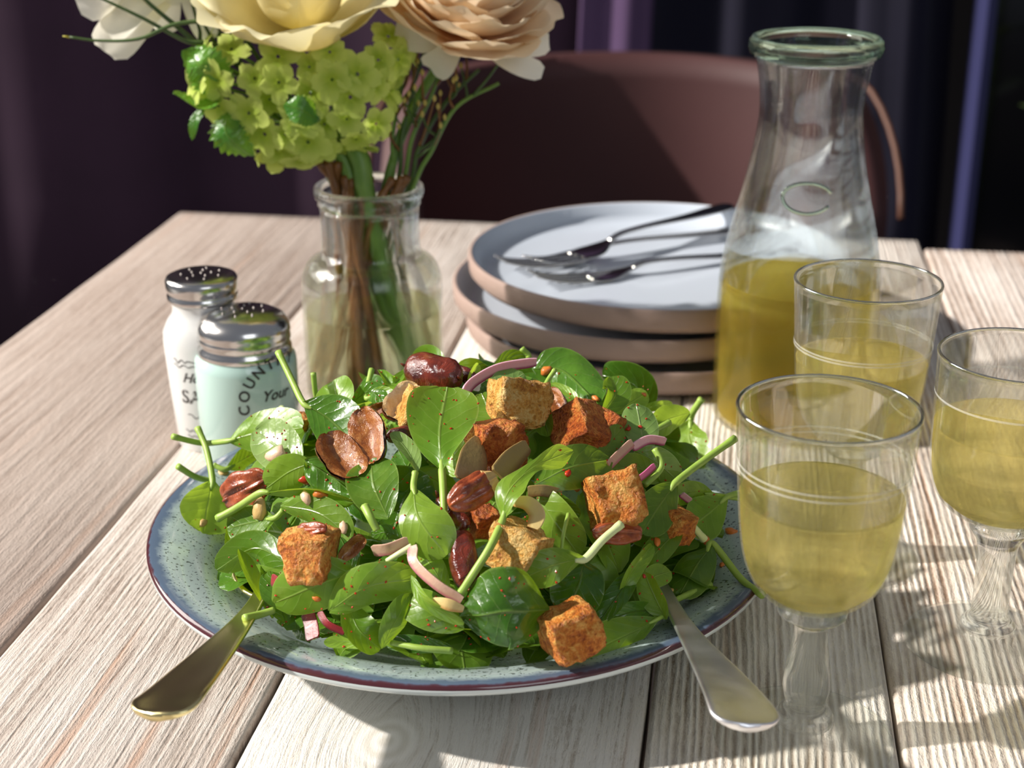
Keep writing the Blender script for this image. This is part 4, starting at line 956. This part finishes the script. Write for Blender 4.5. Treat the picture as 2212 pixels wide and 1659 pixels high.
 ('curling leaf rising from the wet cupped one', [(826, 1402, 22), (852, 1345, 26), (888, 1285, 20)], 56, 'M', None, 0, dict(roll=24, cup=-.25)),
 ('large bright leaf with a crouton shadow at the front left', [(772, 1235, 22), (690, 1262, 30), (592, 1304, 24)], 122, 'B', None, 0, dict(roll=-14, cup=-.15)),
 ('bright folded leaf beside the front left one, towards the middle', [(712, 1318, 26), (790, 1270, 30), (900, 1250, 20)], 98, 'B', None, 0, dict(roll=18, cup=-.3, wave=.1)),
 ('arched leaf at the left front above the spoon', [(628, 1222, 12), (550, 1185, 18), (468, 1232, 12)], 80, 'M', None, 0, dict(roll=-14, cup=-.2)),
 ('narrow leaf standing on edge over the left spoon', [(590, 1335, 18), (548, 1260, 22), (517, 1187, 20)], 50, 'M', None, 0, dict(roll=48, fold=18)),
 ('dark leaf behind the edge-on leaf by the left spoon', [(618, 1345, 12), (600, 1290, 14), (582, 1235, 10)], 68, 'D', None, 0, dict(roll=14)),
 ('small leaf lying at the front rim', [(802, 1398, 18), (750, 1386, 18), (700, 1388, 16)], 30, 'B', None, 0, dict(roll=-10)),
 ('tiny shiny leaf beside the pale onion left of the centre', [(866, 1162, 18), (835, 1150, 20), (802, 1158, 16)], 34, 'D', None, 0, dict(roll=-10, cup=-.3)),
 ('bright leaf behind the curved onion strip', [(968, 1285, 12), (938, 1232, 16), (908, 1192, 12)], 56, 'B', None, 0, dict(roll=14)),
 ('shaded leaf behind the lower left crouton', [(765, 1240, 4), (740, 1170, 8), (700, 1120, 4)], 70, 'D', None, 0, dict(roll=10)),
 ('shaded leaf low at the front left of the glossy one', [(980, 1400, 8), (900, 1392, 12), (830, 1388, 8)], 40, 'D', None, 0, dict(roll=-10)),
]
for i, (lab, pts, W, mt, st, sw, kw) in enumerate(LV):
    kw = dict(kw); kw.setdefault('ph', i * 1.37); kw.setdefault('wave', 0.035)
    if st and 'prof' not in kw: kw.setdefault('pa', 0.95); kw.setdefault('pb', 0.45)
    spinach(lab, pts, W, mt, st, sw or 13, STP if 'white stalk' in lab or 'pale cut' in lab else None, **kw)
stub('upright loose stalk left of the vase foot', [(684, 868, 2), (680, 838, 2), (677, 806, 2)], 12)
stub('pale stalk in front of the mint shaker lettering', [(634, 912, 4), (606, 882, 4)], 15, STP)
stub('stalk pointing left over the plate rim', [(462, 1040, 6), (422, 1030, 6), (384, 1007, 6)], 14)
stub('pale stalk left of the curved onion strip', [(836, 1212, 22), (862, 1196, 24), (890, 1180, 24)], 14, STP)
stub('thick stalk lying along the front rim', [(845, 1388, 20), (910, 1400, 22), (978, 1406, 20)], 15)
stub('short stalk with a pale end over the left spoon', [(592, 1318, 26), (560, 1328, 28), (528, 1336, 30)], 18)
stub('curved pale stalk by the magenta onion sliver', [(1394, 1048, 20), (1424, 1018, 24), (1428, 996, 24), (1414, 970, 22)], 15)
stub('short stalk standing in front of the matt round leaf', [(815, 1146, 24), (800, 1118, 28), (788, 1094, 28)], 20)
stub('thin stalk right of the golden crouton', [(1213, 1190, 20), (1218, 1150, 22), (1228, 1110, 20)], 9)
stub('stalk lying at the lower right on the plate', [(1452, 1300, 10), (1490, 1282, 10), (1536, 1262, 10)], 15)
stub('short stalk behind the pink onion at the right', [(1410, 932, 8), (1446, 912, 8)], 14)
# leaves deep in the pile
rl = random.Random(77)
for k in range(245):
    low = k >= 110
    r = math.sqrt(rl.random()) * 0.99 if not low else rl.uniform(0.70, 1.0) if k < 200 else rl.uniform(0.90, 1.06); a = rl.uniform(0, 2 * math.pi) if k < 150 else rl.uniform(math.pi * 0.95, math.pi * 2.05) if k < 200 else rl.uniform(math.pi * 1.1, math.pi * 1.9)
    p = Vector((MC.x + 0.112 * r * math.cos(a), MC.y - (0.004 if low else 0) + 0.112 * r * math.sin(a), 0))
    def zz(x, y): return zmound(x, y)
    p.z = zz(p.x, p.y) - rl.uniform(0.004, 0.014) if not low else max(0.024 + 0.012 * (r - 0.7), zz(p.x, p.y) - rl.uniform(0.008, 0.034))
    e = 0.004; n = Vector((zz(p.x - e, p.y) - zz(p.x + e, p.y), zz(p.x, p.y - e) - zz(p.x, p.y + e), 2 * e)).normalized()
    if low: n = Vector((rl.uniform(-.25, .25), rl.uniform(-.25, .25), 1)).normalized(); p.z = max(p.z, 0.036)
    d = n.cross(Vector((rl.gauss(0, 1), rl.gauss(0, 1), rl.gauss(0, 1)))).normalized(); L = rl.uniform(0.028, 0.042)
    d = (d + n * (rl.uniform(-0.3, 0.3) if not low else rl.uniform(-0.08, 0.3))).normalized()
    V, F, UV = blade([p - d * L / 2, p + n * 0.004, p + d * L / 2], rl.uniform(0.020, 0.029), rl.uniform(-25, 25), rl.uniform(-.3, .3), 0, 0.06, 0, 12, 6, ph=k * 0.7, view=-n)
    o = obj('spinach_leaf', V, F, [LM, LD, LD, LB][k % 4], None, p, uvs=UV); sec = ['towards the wine glasses', 'towards the plate stack', 'towards the shakers', 'at the front'][int(((a + math.pi / 4) % (2 * math.pi)) / (math.pi / 2))]
    tag(o, ('flat shaded spinach leaf low on the plate %s' if low else 'shaded baby spinach leaf buried beneath the top leaves %s') % sec, 'spinach leaf', 'buried spinach leaves ' + sec + (', low on the plate' if low else '')); SALAD.append((V, F))

# ------------------------------------------------------------------ croutons
def mat_crouton(name, a, b, c):
    m = M(name); co = m.coord('Object', rnd=True); n1 = m.noise(co, 90, 5, 0.7); n2 = m.noise(co, 700, 4, 0.7)
    wc_ = m.n('ShaderNodeTexNoise', None, Vector=co, Scale=260.0).outputs['Color']
    vo = m.n('ShaderNodeTexVoronoi', None, Vector=m.n('ShaderNodeVectorMath', {'operation': 'MULTIPLY_ADD'}, i0=wc_, i1=(0.006, 0.006, 0.006), i2=co).outputs[0], Scale=420.0).outputs['Distance']
    f_ = m.math('ADD', m.math('MULTIPLY', n1, 0.5), m.math('ADD', m.math('MULTIPLY', n2, 0.32), m.math('MULTIPLY', m.math('SUBTRACT', vo, 0.30), 0.14)))
    col = m.ramp(f_, [(0.30, a), (0.42, b), (0.53, c)])
    h = m.math('ADD', m.math('MULTIPLY', vo, 0.5), m.math('ADD', n2, m.math('MULTIPLY', n1, 0.8)))
    return m.done(m.pbsdf(col, 0.42, 0, m.bump(h, 1.0, 0.0026), Specular_IOR_Level=0.5))
CG = mat_crouton('golden_crouton', srgb(172, 100, 32), srgb(230, 166, 72), srgb(248, 208, 128)); CO = mat_crouton('orange_crouton', srgb(158, 70, 16), srgb(224, 130, 40), srgb(246, 186, 94)); CRD = mat_crouton('red_crouton', srgb(130, 52, 18), srgb(196, 98, 32), srgb(228, 150, 68))
def crouton(label, px, py, off, size, mat, rot, asp=(1, 1, 1), seed=0):
    p = surf(px, py, off * 0.001); s = wpx(size, p) / 2 * 0.96; n = 9; V = []; F = []; idx = {}
    R = Matrix.Rotation(math.radians(rot[2]), 3, 'Z') @ Matrix.Rotation(math.radians(rot[0]), 3, 'X') @ Matrix.Rotation(math.radians(rot[1]), 3, 'Y')
    def vid(x, y, z):
        k = (x, y, z)
        if k not in idx:
            v = Vector((x / n * 2 - 1, y / n * 2 - 1, z / n * 2 - 1))
            q = Vector([math.copysign(abs(c) ** 0.92, c) for c in v]); m_ = max(abs(c) for c in q); q = q * (1 - 0.07 * (q.length - m_))
            q = Vector((q.x * asp[0], q.y * asp[1], q.z * asp[2]))
            q.x *= 1 + 0.14 * math.sin(seed + q.z * 1.2); q.y *= 1 + 0.12 * math.cos(seed * 2 + q.x)
            w = q + Vector((noise.noise(q * 1.6 + Vector((seed * 9.1, 0, 0))), noise.noise(q * 1.6 + Vector((0, seed * 7.3, 4))), noise.noise(q * 1.6 + Vector((3, 1, seed * 5.7))))) * 0.20
            w += v.normalized() * (noise.noise(q * 7 + Vector((seed, seed, 0))) * 0.085)
            idx[k] = len(V); V.append(p + R @ (w * s))
        return idx[k]
    for a in range(n):
        for b in range(n):
            F.append((vid(a, b, 0), vid(a, b + 1, 0), vid(a + 1, b + 1, 0), vid(a + 1, b, 0))); F.append((vid(a, b, n), vid(a + 1, b, n), vid(a + 1, b + 1, n), vid(a, b + 1, n)))
            F.append((vid(a, 0, b), vid(a + 1, 0, b), vid(a + 1, 0, b + 1), vid(a, 0, b + 1))); F.append((vid(a, n, b), vid(a, n, b + 1), vid(a + 1, n, b + 1), vid(a + 1, n, b)))
            F.append((vid(0, a, b), vid(0, a, b + 1), vid(0, a + 1, b + 1), vid(0, a + 1, b))); F.append((vid(n, a, b), vid(n, a + 1, b), vid(n, a + 1, b + 1), vid(n, a, b + 1)))
    o = obj('crouton', V, F, mat, None, p); tag(o, label, 'crouton', 'croutons in the salad')
    return o
crouton('golden crouton topmost on the salad, below the onion strip', 1120, 874, 20, 108, CG, (-25, 12, 22), seed=1)
crouton('dark orange crouton beneath the topmost one', 1068, 962, 12, 108, CRD, (-12, 5, 30), seed=2)
crouton('red-brown pyramid-shaped crouton right of the topmost one', 1252, 928, 14, 98, CRD, (30, 38, 15), seed=3)
crouton('small red crouton touching the pyramid-shaped one on its right', 1314, 918, 8, 62, CRD, (10, 25, 50), seed=4)
crouton('large orange crouton at the right of the salad', 1326, 1080, 26, 122, CO, (-30, -8, 12), seed=5)
crouton('square orange crouton at the lower left with a pecan on it', 670, 1198, 36, 108, CO, (-8, -4, -10), seed=6)
crouton('rough golden crouton in the middle beside the long stalk', 1120, 1186, 20, 104, CG, (-20, 15, -24), seed=7)
crouton('golden crouton at the bottom resting on the front rim', 1232, 1364, 32, 106, CO, (-10, -12, 24), seed=8)
crouton('small brown crouton at the right behind the long-stalked leaf', 1456, 1132, 18, 70, CO, (10, 15, 40), seed=9)
crouton('golden crouton half hidden left of the tall upright leaf', 906, 882, 10, 78, CG, (0, 20, 15), seed=10)
crouton('dark crouton in the shade under the centre pecan', 1040, 1126, 10, 62, CRD, (15, 5, 30), seed=11)
crouton('tiny orange crouton corner by the tall-stalked leaf', 648, 912, 4, 34, CO, (15, 5, 30), seed=12)
# ------------------------------------------------------------------ pecans
mp = M('pecan_skin'); _c = mp.coord('Object', rnd=True); _n = mp.noise(_c, 160, 4)
PEC = mp.done(mp.pbsdf(mp.ramp(_n, [(0.3, srgb(96, 34, 14)), (0.7, srgb(176, 88, 48))]), 0.28, 0, mp.bump(mp.noise(_c, 500, 4), 0.5, 0.0008), Coat_Weight=0.3))
NUT = plain('nut_flesh', srgb(206, 170, 108), 0.5, var=0.2, nscale=200, bump=0.5, bscale=500)
def pecan(label, a, b, off, W, roll=0.0, broken=False, seed=0):
    A, B = run([(a[0], a[1], off), (b[0], b[1], off)]); c = (A + B) / 2; d = (B - A); L = d.length; d.normalize()
    vd = (c - CAM).normalized(); l = d.cross(vd).normalized(); n = l.cross(d); n = n if n.dot(vd) < 0 else -n
    n = rot_about(n, d, math.radians(roll)); l = n.cross(d); w = wpx(W, c) / 2
    t = empty('pecan', c); tag(t, label, 'pecan', 'pecans in the salad')
    def kernel(lo, hi, fl):
        V = []; F = []; nu, nv = 26, 36
        for i in range(nu + 1):
            u = lo + (hi - lo) * i / nu; x = -math.cos(math.pi * u); r = max(0.02, math.sin(math.pi * u)) ** 0.8
            for j in range(nv):
                ph = 2 * math.pi * j / nv; s, k = math.sin(ph), math.cos(ph)
                g = 1 - 0.20 * abs(math.sin(3.0 * ph + 0.5 * math.sin(u * 9 + seed))) ** 3 * 1.7 if k > -0.2 else 1.0
                g -= 0.50 * math.exp(-(s / 0.20) ** 2) if k > 0 else 0.0
                g *= 1 + 0.10 * noise.noise((u * 6, ph * 1.3, seed)) - 0.05 * math.sin(u * 22 + seed)
                V.append(c + d * (x * L / 2) + l * (s * r * w * g) + n * ((k if k > 0 else k * 0.55) * r * w * 0.85 * g * fl))
        for i in range(nu):
            for j in range(nv): F.append((i * nv + j, i * nv + (j + 1) % nv, (i + 1) * nv + (j + 1) % nv, (i + 1) * nv + j))
        F.append(tuple(range(nv - 1, -1, -1))); F.append(tuple(nu * nv + j for j in range(nv)))
        return V, F
    V, F = kernel(0.0, 0.80 if broken else 1.0, 1.0); obj('kernel', V, F, PEC, t, c)
    if broken:
        V, F = kernel(0.70, 0.93, 0.9); obj('broken_end', [c + (v - c) * 1.0 + n * 0.0004 for v in V], F, NUT, t, c)
pecan('pecan half lying on the left leaves near the plate rim', (484, 1078), (578, 1032), 18, 84, -10, seed=1)
pecan('small pecan piece tucked beneath the left pecan half', (535, 1088), (572, 1066), 22, 26, 0, seed=2)
pecan('broken pecan half at the centre showing pale flesh', (970, 1094), (1072, 1030), 30, 76, 20, True, seed=3)
pecan('pecan lying on the square crouton at the lower left', (640, 1146), (706, 1142), 44, 36, -20, seed=4)
pecan('dark pecan under the large orange crouton', (1280, 1150), (1386, 1152), 26, 56, 0, seed=5)
# ------------------------------------------------------------------ dates
md = M('date_skin'); _c = md.coord('Object', rnd=True); _n = md.noise(_c, 110, 4)
DSK = md.done(md.pbsdf(md.ramp(_n, [(0.3, srgb(48, 14, 12)), (0.7, srgb(124, 48, 30))]), 0.16, 0, md.bump(md.noise(_c, 130, 5, 0.6, 1.0), 0.7, 0.0022), Coat_Weight=0.6, Coat_Roughness=0.08))
md = M('date_flesh'); _c = md.coord('Object', rnd=True); _n = md.noise(_c, 220, 5, 0.7)
DFL = md.done(md.pbsdf(md.ramp(_n, [(0.25, srgb(112, 58, 22)), (0.5, srgb(148, 86, 36)), (0.75, srgb(192, 138, 78))]), 0.22, 0, md.bump(_n, 0.8, 0.0014), Coat_Weight=0.5, Subsurface_Weight=0.3, Subsurface_Radius=(0.006, 0.003, 0.001), Subsurface_Scale=0.6))
md = M('pale_date_flesh'); _c = md.coord('Object', rnd=True); _n = md.noise(_c, 220, 5, 0.7)
DFP = md.done(md.pbsdf(md.ramp(_n, [(0.25, srgb(196, 140, 84)), (0.5, srgb(236, 204, 150)), (0.75, srgb(250, 232, 200))]), 0.22, 0, md.bump(_n, 0.8, 0.0014), Coat_Weight=0.5))
def date(label, a, b, off, W, half=None, roll=0.0, seed=0, depth=0.8):
    A, B = run([(a[0], a[1], off), (b[0], b[1], off)]); c = (A + B) / 2; d = (B - A); L = d.length; d.normalize()
    vd = (c - CAM).normalized(); l = d.cross(vd).normalized(); n = l.cross(d); n = n if n.dot(vd) < 0 else -n
    n = rot_about(n, d, math.radians(roll)); l = n.cross(d); w = wpx(W, c) / 2
    t = empty('date', c); tag(t, label, 'date', 'dates in the salad')
    nu, nv = 24, 36
    def pt(u, ph, k):
        x = -math.cos(math.pi * u); r = max(0.03, math.sin(math.pi * u)) ** 0.62
        g = (1 + 0.16 * noise.noise((x * 1.6, math.cos(ph) * 1.5 + seed, math.sin(ph) * 1.5)) + 0.05 * noise.noise((x * 5, math.cos(ph) * 5 + seed, math.sin(ph) * 5)))
        return c + d * (x * L / 2 * (1 + 0.03 * g)) + l * (math.sin(ph) * r * w * g * k) + n * (math.cos(ph) * r * w * depth * g * k)
    V = []; F = []
    if not half:
        for i in range(nu + 1):
            for j in range(nv): V.append(pt(i / nu, 2 * math.pi * j / nv, 1))
        for i in range(nu):
            for j in range(nv): F.append((i * nv + j, i * nv + (j + 1) % nv, (i + 1) * nv + (j + 1) % nv, (i + 1) * nv + j))
        F.append(tuple(range(nv - 1, -1, -1))); F.append(tuple(nu * nv + j for j in range(nv)))
        obj('skin', V, F, DSK, t, c)
        for k, uu in ((0.03, 0.02), (-0.03, 0.98)):
            p0 = pt(uu, 0.5, 0.6); V, F = tube([p0, p0 + (l * 0.3 + n) * 0.0035 - d * k * 0.05], [0.0012, 0.0003], 6); obj('skin_tip', V, F, DSK, t, c)
        return t
    hv = 18                                       # lower half skin
    for i in range(nu + 1):
        for j in range(hv + 1): V.append(pt(i / nu, math.pi / 2 + math.pi * j / hv, 1))
    for i in range(nu):
        for j in range(hv): a_ = i * (hv + 1) + j; F.append((a_, a_ + 1, a_ + hv + 2, a_ + hv + 1))
    obj('skin', V, F, DSK, t, c)
    V = []; F = []; m_ = 12                       # cut face with the stone's hollow
    for i in range(nu + 1):
        e0, e1 = pt(i / nu, -math.pi / 2, 0.985), pt(i / nu, math.pi / 2, 0.985)
        for j in range(m_ + 1):
            s = j / m_; q = e0.lerp(e1, s); x = 2 * s - 1; u = 2 * i / nu - 1
            V.append(q + n * (w * 0.16 - w * 0.55 * math.exp(-(x / 0.55) ** 2 - (u / 0.75) ** 2) + 0.10 * w * noise.noise((x * 3, u * 4, seed))))
    for i in range(nu):
        for j in range(m_): a_ = i * (m_ + 1) + j; F.append((a_, a_ + 1, a_ + m_ + 2, a_ + m_ + 1))
    obj('flesh', V, F, half, t, c)
    return t
date('whole shiny brown date on top of the salad', (882, 796), (992, 820), 12, 90, seed=1)
date('torn date piece behind the whole date', (978, 800), (1024, 818), 0, 36, seed=2)
date('split date half with amber flesh, left one of the open pair', (706, 940), (772, 1030), 24, 92, DFL, -24, 3)
date('split date half with amber flesh, right one of the open pair', (780, 886), (808, 1000), 22, 84, DFL, 26, 4)
date('pale cut date half just below the whole date', (838, 898), (902, 836), 8, 74, DFP, -20, 5)
date('small cut date piece left of the pale half', (798, 888), (838, 876), 4, 26, DFL, 0, 6)
date('dark date half hidden behind the narrow curled leaf', (836, 946), (894, 932), 8, 36, None, 0, 7)
date('long dark date half standing beside the golden centre crouton', (992, 1148), (1010, 1272), 18, 68, None, 0, 8)
date('red-brown date skin left of the broken pecan', (948, 1076), (1010, 1140), 14, 44, None, 0, 9)
date('tan date piece right of the square lower left crouton', (735, 1208), (786, 1160), 22, 36, DFL, 10, 10)
date('red-brown date piece between the topmost and the pyramid crouton', (1186, 842), (1226, 914), 6, 44, DFL, 10, 11)
# ------------------------------------------------------------------ onion, garlic
def mat_onion(name, skin, flesh):
    m = M(name); uv = m.n('ShaderNodeSeparateXYZ', None, i0=m.n('ShaderNodeTexCoord').outputs['UV'])
    c = m.mix(m.ramp(uv.outputs[1], [(0.10, (0, 0, 0)), (0.36, (1, 1, 1))]), skin, flesh)
    nz = m.noise(m.coord('Object'), 500, 3)
    return m.done(m.pbsdf(c, 0.42, 0, m.bump(nz, 0.3, 0.0006), Subsurface_Weight=0.4, Subsurface_Radius=(0.004, 0.003, 0.003), Subsurface_Scale=0.5, Coat_Weight=0.05))
ONP = mat_onion('pink_onion', srgb(160, 44, 100), srgb(222, 170, 184)); ONR = mat_onion('red_onion', srgb(90, 12, 20), srgb(132, 24, 32)); ONW = mat_onion('pale_onion', srgb(172, 104, 110), srgb(196, 160, 140)); GAR = mat_onion('garlic', srgb(188, 146, 80), srgb(208, 184, 122)); ONT = mat_onion('translucent_onion', srgb(112, 78, 34), srgb(146, 124, 74)); ONM = mat_onion('magenta_onion', srgb(160, 20, 90), srgb(214, 110, 160))
def strip(name, cat, label, pts, W, mat, th=0.0011, roll=18.0, prof=None, grp='onion pieces in the salad'):
    C3 = run(pts); nu = 30; P = [Vector(q) for q in cr([tuple(c) for c in C3], nu)]
    w = wpx(W, C3[0]) / 2; V = []; F = []; UV = []; k = 12
    for i in range(nu):
        t = (P[min(i + 1, nu - 1)] - P[max(i - 1, 0)]).normalized(); vd = (P[i] - CAM).normalized(); l = t.cross(vd).normalized(); n = l.cross(t); n = n if n.dot(vd) < 0 else -n
        l = rot_about(l, t, math.radians(roll)); n = rot_about(n, t, math.radians(roll))
        f = (cr([(a,) for a in prof], nu)[i][0] if prof else 1.0) * (0.80 + 0.20 * min(1, i / 2, (nu - 1 - i) / 2))
        for j in range(k):
            a = 2 * math.pi * j / k; x = math.copysign(abs(math.cos(a)) ** 0.2, math.cos(a)); y = math.copysign(abs(math.sin(a)) ** 0.25, math.sin(a))
            V.append(P[i] + l * (x * w * f) + n * (y * th / 2 + 0.18 * w * f * x)); UV.append((i / nu, 0.5 + 0.5 * x))
    for i in range(nu - 1):
        for j in range(k): F.append((i * k + j, i * k + (j + 1) % k, (i + 1) * k + (j + 1) % k, (i + 1) * k + j))
    F.append(tuple(range(k - 1, -1, -1))); F.append(tuple((nu - 1) * k + j for j in range(k)))
    o = obj(name, V, F, mat, None, C3[0], False, uvs=UV); tag(o, label, cat, grp)
strip('onion_strip', 'onion', 'long pink onion strip at the top of the salad', [(1003, 848, 8), (1028, 822, 12), (1080, 795, 14), (1158, 782, 12)], 24, ONP, 0.0014)
strip('onion_strip', 'onion', 'dull pink onion strip leading to the right onion arc', [(1314, 1006, 20), (1340, 980, 22), (1366, 956, 22)], 22, ONW)
strip('onion_strip', 'onion', 'bright pink onion arc at the right of the salad', [(1368, 966, 24), (1402, 950, 27), (1437, 954, 24)], 22, ONP)
strip('onion_strip', 'onion', 'magenta onion sliver above the large orange crouton', [(1372, 1040, 22), (1392, 1026, 24), (1414, 1006, 24)], 15, ONM)
strip('onion_strip', 'onion', 'curved pale onion strip running down left of the long stalk', [(892, 1180, 26), (895, 1216, 28), (942, 1262, 30), (998, 1297, 28)], 24, ONW)
strip('onion_strip', 'onion', 'pale onion piece beside the tiny shiny leaf', [(806, 1190, 22), (840, 1186, 24), (882, 1170, 22)], 28, ONW)
strip('onion_strip', 'onion', 'dark red onion piece under the square lower left crouton', [(588, 1252, 22), (606, 1262, 24), (632, 1268, 22)], 28, ONR)
strip('onion_strip', 'onion', 'broad red onion piece low at the front left', [(664, 1322, 14), (672, 1350, 16), (676, 1380, 14)], 34, ONR)
strip('onion_strip', 'onion', 'thin curved red onion sliver low at the front left', [(690, 1322, 18), (708, 1348, 20), (744, 1366, 18)], 17, ONR)
strip('onion_strip', 'onion', 'tiny pink onion bit on the bright right leaf', [(1472, 1068, 16), (1490, 1082, 16)], 16, ONP)
strip('onion_slice', 'onion', 'translucent onion petal standing before the dark orange crouton', [(1012, 1040, 22), (1022, 995, 26), (1030, 946, 24)], 70, ONT, 0.0020, 10, [1.0, 1.0, .85, .25])
strip('onion_slice', 'onion', 'tan onion piece right of the standing onion petal', [(1080, 1030, 22), (1105, 995, 24), (1138, 964, 22)], 58, ONT, 0.0022, 10, [1.0, .9, .6])
strip('garlic_slice', 'garlic', 'curved pale garlic slice above the golden centre crouton', [(1106, 1084, 26), (1140, 1088, 30), (1160, 1112, 30), (1150, 1142, 28)], 36, GAR, 0.003, 0, [.5, .9, 1, .8], 'garlic slices in the salad')
strip('garlic_slice', 'garlic', 'pale garlic sliver at the end of the curved onion strip', [(938, 1296, 28), (968, 1306, 30), (1000, 1316, 28)], 26, GAR, 0.003, 0, [.4, 1, .6], 'garlic slices in the salad')
strip('garlic_slice', 'garlic', 'amber garlic slice above the blue-green leaf', [(1140, 1062, 16), (1175, 1060, 18), (1210, 1068, 16)], 26, ONT, 0.0022, 0, None, 'garlic slices in the salad')

# ------------------------------------------------------------------ chopped nuts resting on the leaves
from mathutils.bvhtree import BVHTree
_v, _f = merge(*SALAD); BV = BVHTree.FromPolygons([Vector(q) for q in _v], _f)
def rest(px, py):
    r = ray(px, py).normalized(); h = BV.ray_cast(CAM, r)
    if h[0] is None:
        p = surf(px, py); return p, Vector((0, 0, 1))
    n = h[1] if h[1].dot(r) < 0 else -h[1]
    return h[0], n
NB = dict(w=plain('pale_nut', srgb(222, 186, 156), 0.4, var=0.15, nscale=300, bump=0.4, bscale=500), y=NUT, o=plain('toasted_nut', srgb(206, 116, 48), 0.4, var=0.3, nscale=300, bump=0.4, bscale=500), r=plain('red_pepper_bit', srgb(184, 52, 24), 0.3, var=0.2, nscale=300))
def bit(px, py, size, k, label, asp=1.5):
    p, n = rest(px, py); s = wpx(size, p) / 2; rb_ = random.Random(int(px * 7 + py)); V = []; F = []
    bm = bmesh.new(); bmesh.ops.create_icosphere(bm, subdivisions=2, radius=1.0)
    R = n.to_track_quat('Z', 'Y').to_matrix() @ Matrix.Rotation(rb_.uniform(0, 6.28), 3, 'Z'); sd = rb_.uniform(0, 50)
    for v in bm.verts:
        c = v.co; g = 1 + 0.45 * noise.noise(c * 1.3 + Vector((sd, 0, 0))); c = Vector((c.x * asp, c.y, c.z * 0.7)) * g * s / math.sqrt(asp); v.co = R @ c
    o = obj('nut_piece' if k != 'r' else 'pepper_piece', [v.co + p + n * s * 0.4 for v in bm.verts], [tuple(q.index for q in f_.verts) for f_ in bm.faces], NB[k], None, p); bm.free()
    tag(o, label, 'nut piece' if k != 'r' else 'pepper piece', 'chopped bits on the salad')
for b in ((602, 984, 42, 'w', 'pale chopped nut chunk on the glossy oval leaf'), (660, 1035, 26, 'r', 'red pepper crumb by the glossy oval leaf'), (692, 1062, 30, 'o', 'toasted nut piece on the folded leaf below the blistered one'), (664, 1076, 26, 'w', 'white nut sliver beside the toasted piece'),
          (437, 1132, 20, 'y', 'small nut crumb on the round leaf at the left rim'), (482, 1026, 22, 'y', 'small nut crumb above the left pecan'), (566, 1100, 40, 'y', 'nut cluster beneath the left pecan'), (1020, 956, 20, 'y', 'yellow crumb on the dark orange crouton edge'),
          (1180, 802, 22, 'o', 'toasted nut piece on the back leaf by the onion strip'), (1287, 862, 16, 'o', 'small toasted nut above the paired red croutons'), (1391, 853, 10, 'o', 'orange speck on the small lit back leaf'), (1247, 1060, 16, 'o', 'small toasted nut left of the large orange crouton'),
          (1226, 1024, 16, 'r', 'red pepper piece on the broad mid-green leaf'), (1357, 928, 12, 'r', 'red pepper piece high on the matt flecked leaf'), (1383, 923, 9, 'r', 'tiny red pepper piece right on the matt flecked leaf'), (1419, 1172, 18, 'o', 'orange nut bit left of the pale cut stalk'),
          (1524, 1168, 18, 'o', 'orange nut bit on the pale cut stalk end'), (1580, 1152, 24, 'o', 'nut shard lying on the bare plate at the right'), (1560, 1222, 16, 'o', 'nut shard at the right plate rim'), (1445, 1281, 20, 'y', 'golden nut bit behind the right spoon neck'),
          (1392, 1245, 9, 'r', 'orange fleck at the tip of the triangular leaf'), (686, 1292, 16, 'o', 'brown nut flake on the large bright front leaf'), (1150, 1072, 14, 'o', 'brown crumb by the amber garlic slice'), (745, 1140, 24, 'w', 'pale nut sliver behind the lower left crouton'), (1218, 880, 14, 'w', 'white nut sliver beside the pyramid crouton')):
    bit(*b[:4], b[4], 1.5)
# fine spice flecks nobody could count
rk = random.Random(99); parts = []
for it in range(4000):
    if len(parts) >= 420: break
    px, py = rk.uniform(400, 1620), rk.uniform(790, 1420)
    r = ray(px, py).normalized(); h = BV.ray_cast(CAM, r)
    if h[0] is None: continue
    n = h[1] if h[1].dot(r) < 0 else -h[1]
    q = h[0] + n * 0.0002; s = rk.uniform(0.0003, 0.0009); a = n.orthogonal().normalized(); b = n.cross(a); th = rk.uniform(0, 6)
    a, b = a * math.cos(th) + b * math.sin(th), b * math.cos(th) - a * math.sin(th)
    parts.append(([q + a * s, q + b * s * 0.7, q - a * s * 0.9, q - b * s * 0.6, q + n * s * 0.6], [(0, 1, 4), (1, 2, 4), (2, 3, 4), (3, 0, 4)]))
V, F = merge(*parts); o = obj('spice_flecks', V, F, NB['r'], smooth=False); tag(o, 'fine red spice flecks scattered over the salad leaves', 'spice', kind='stuff')
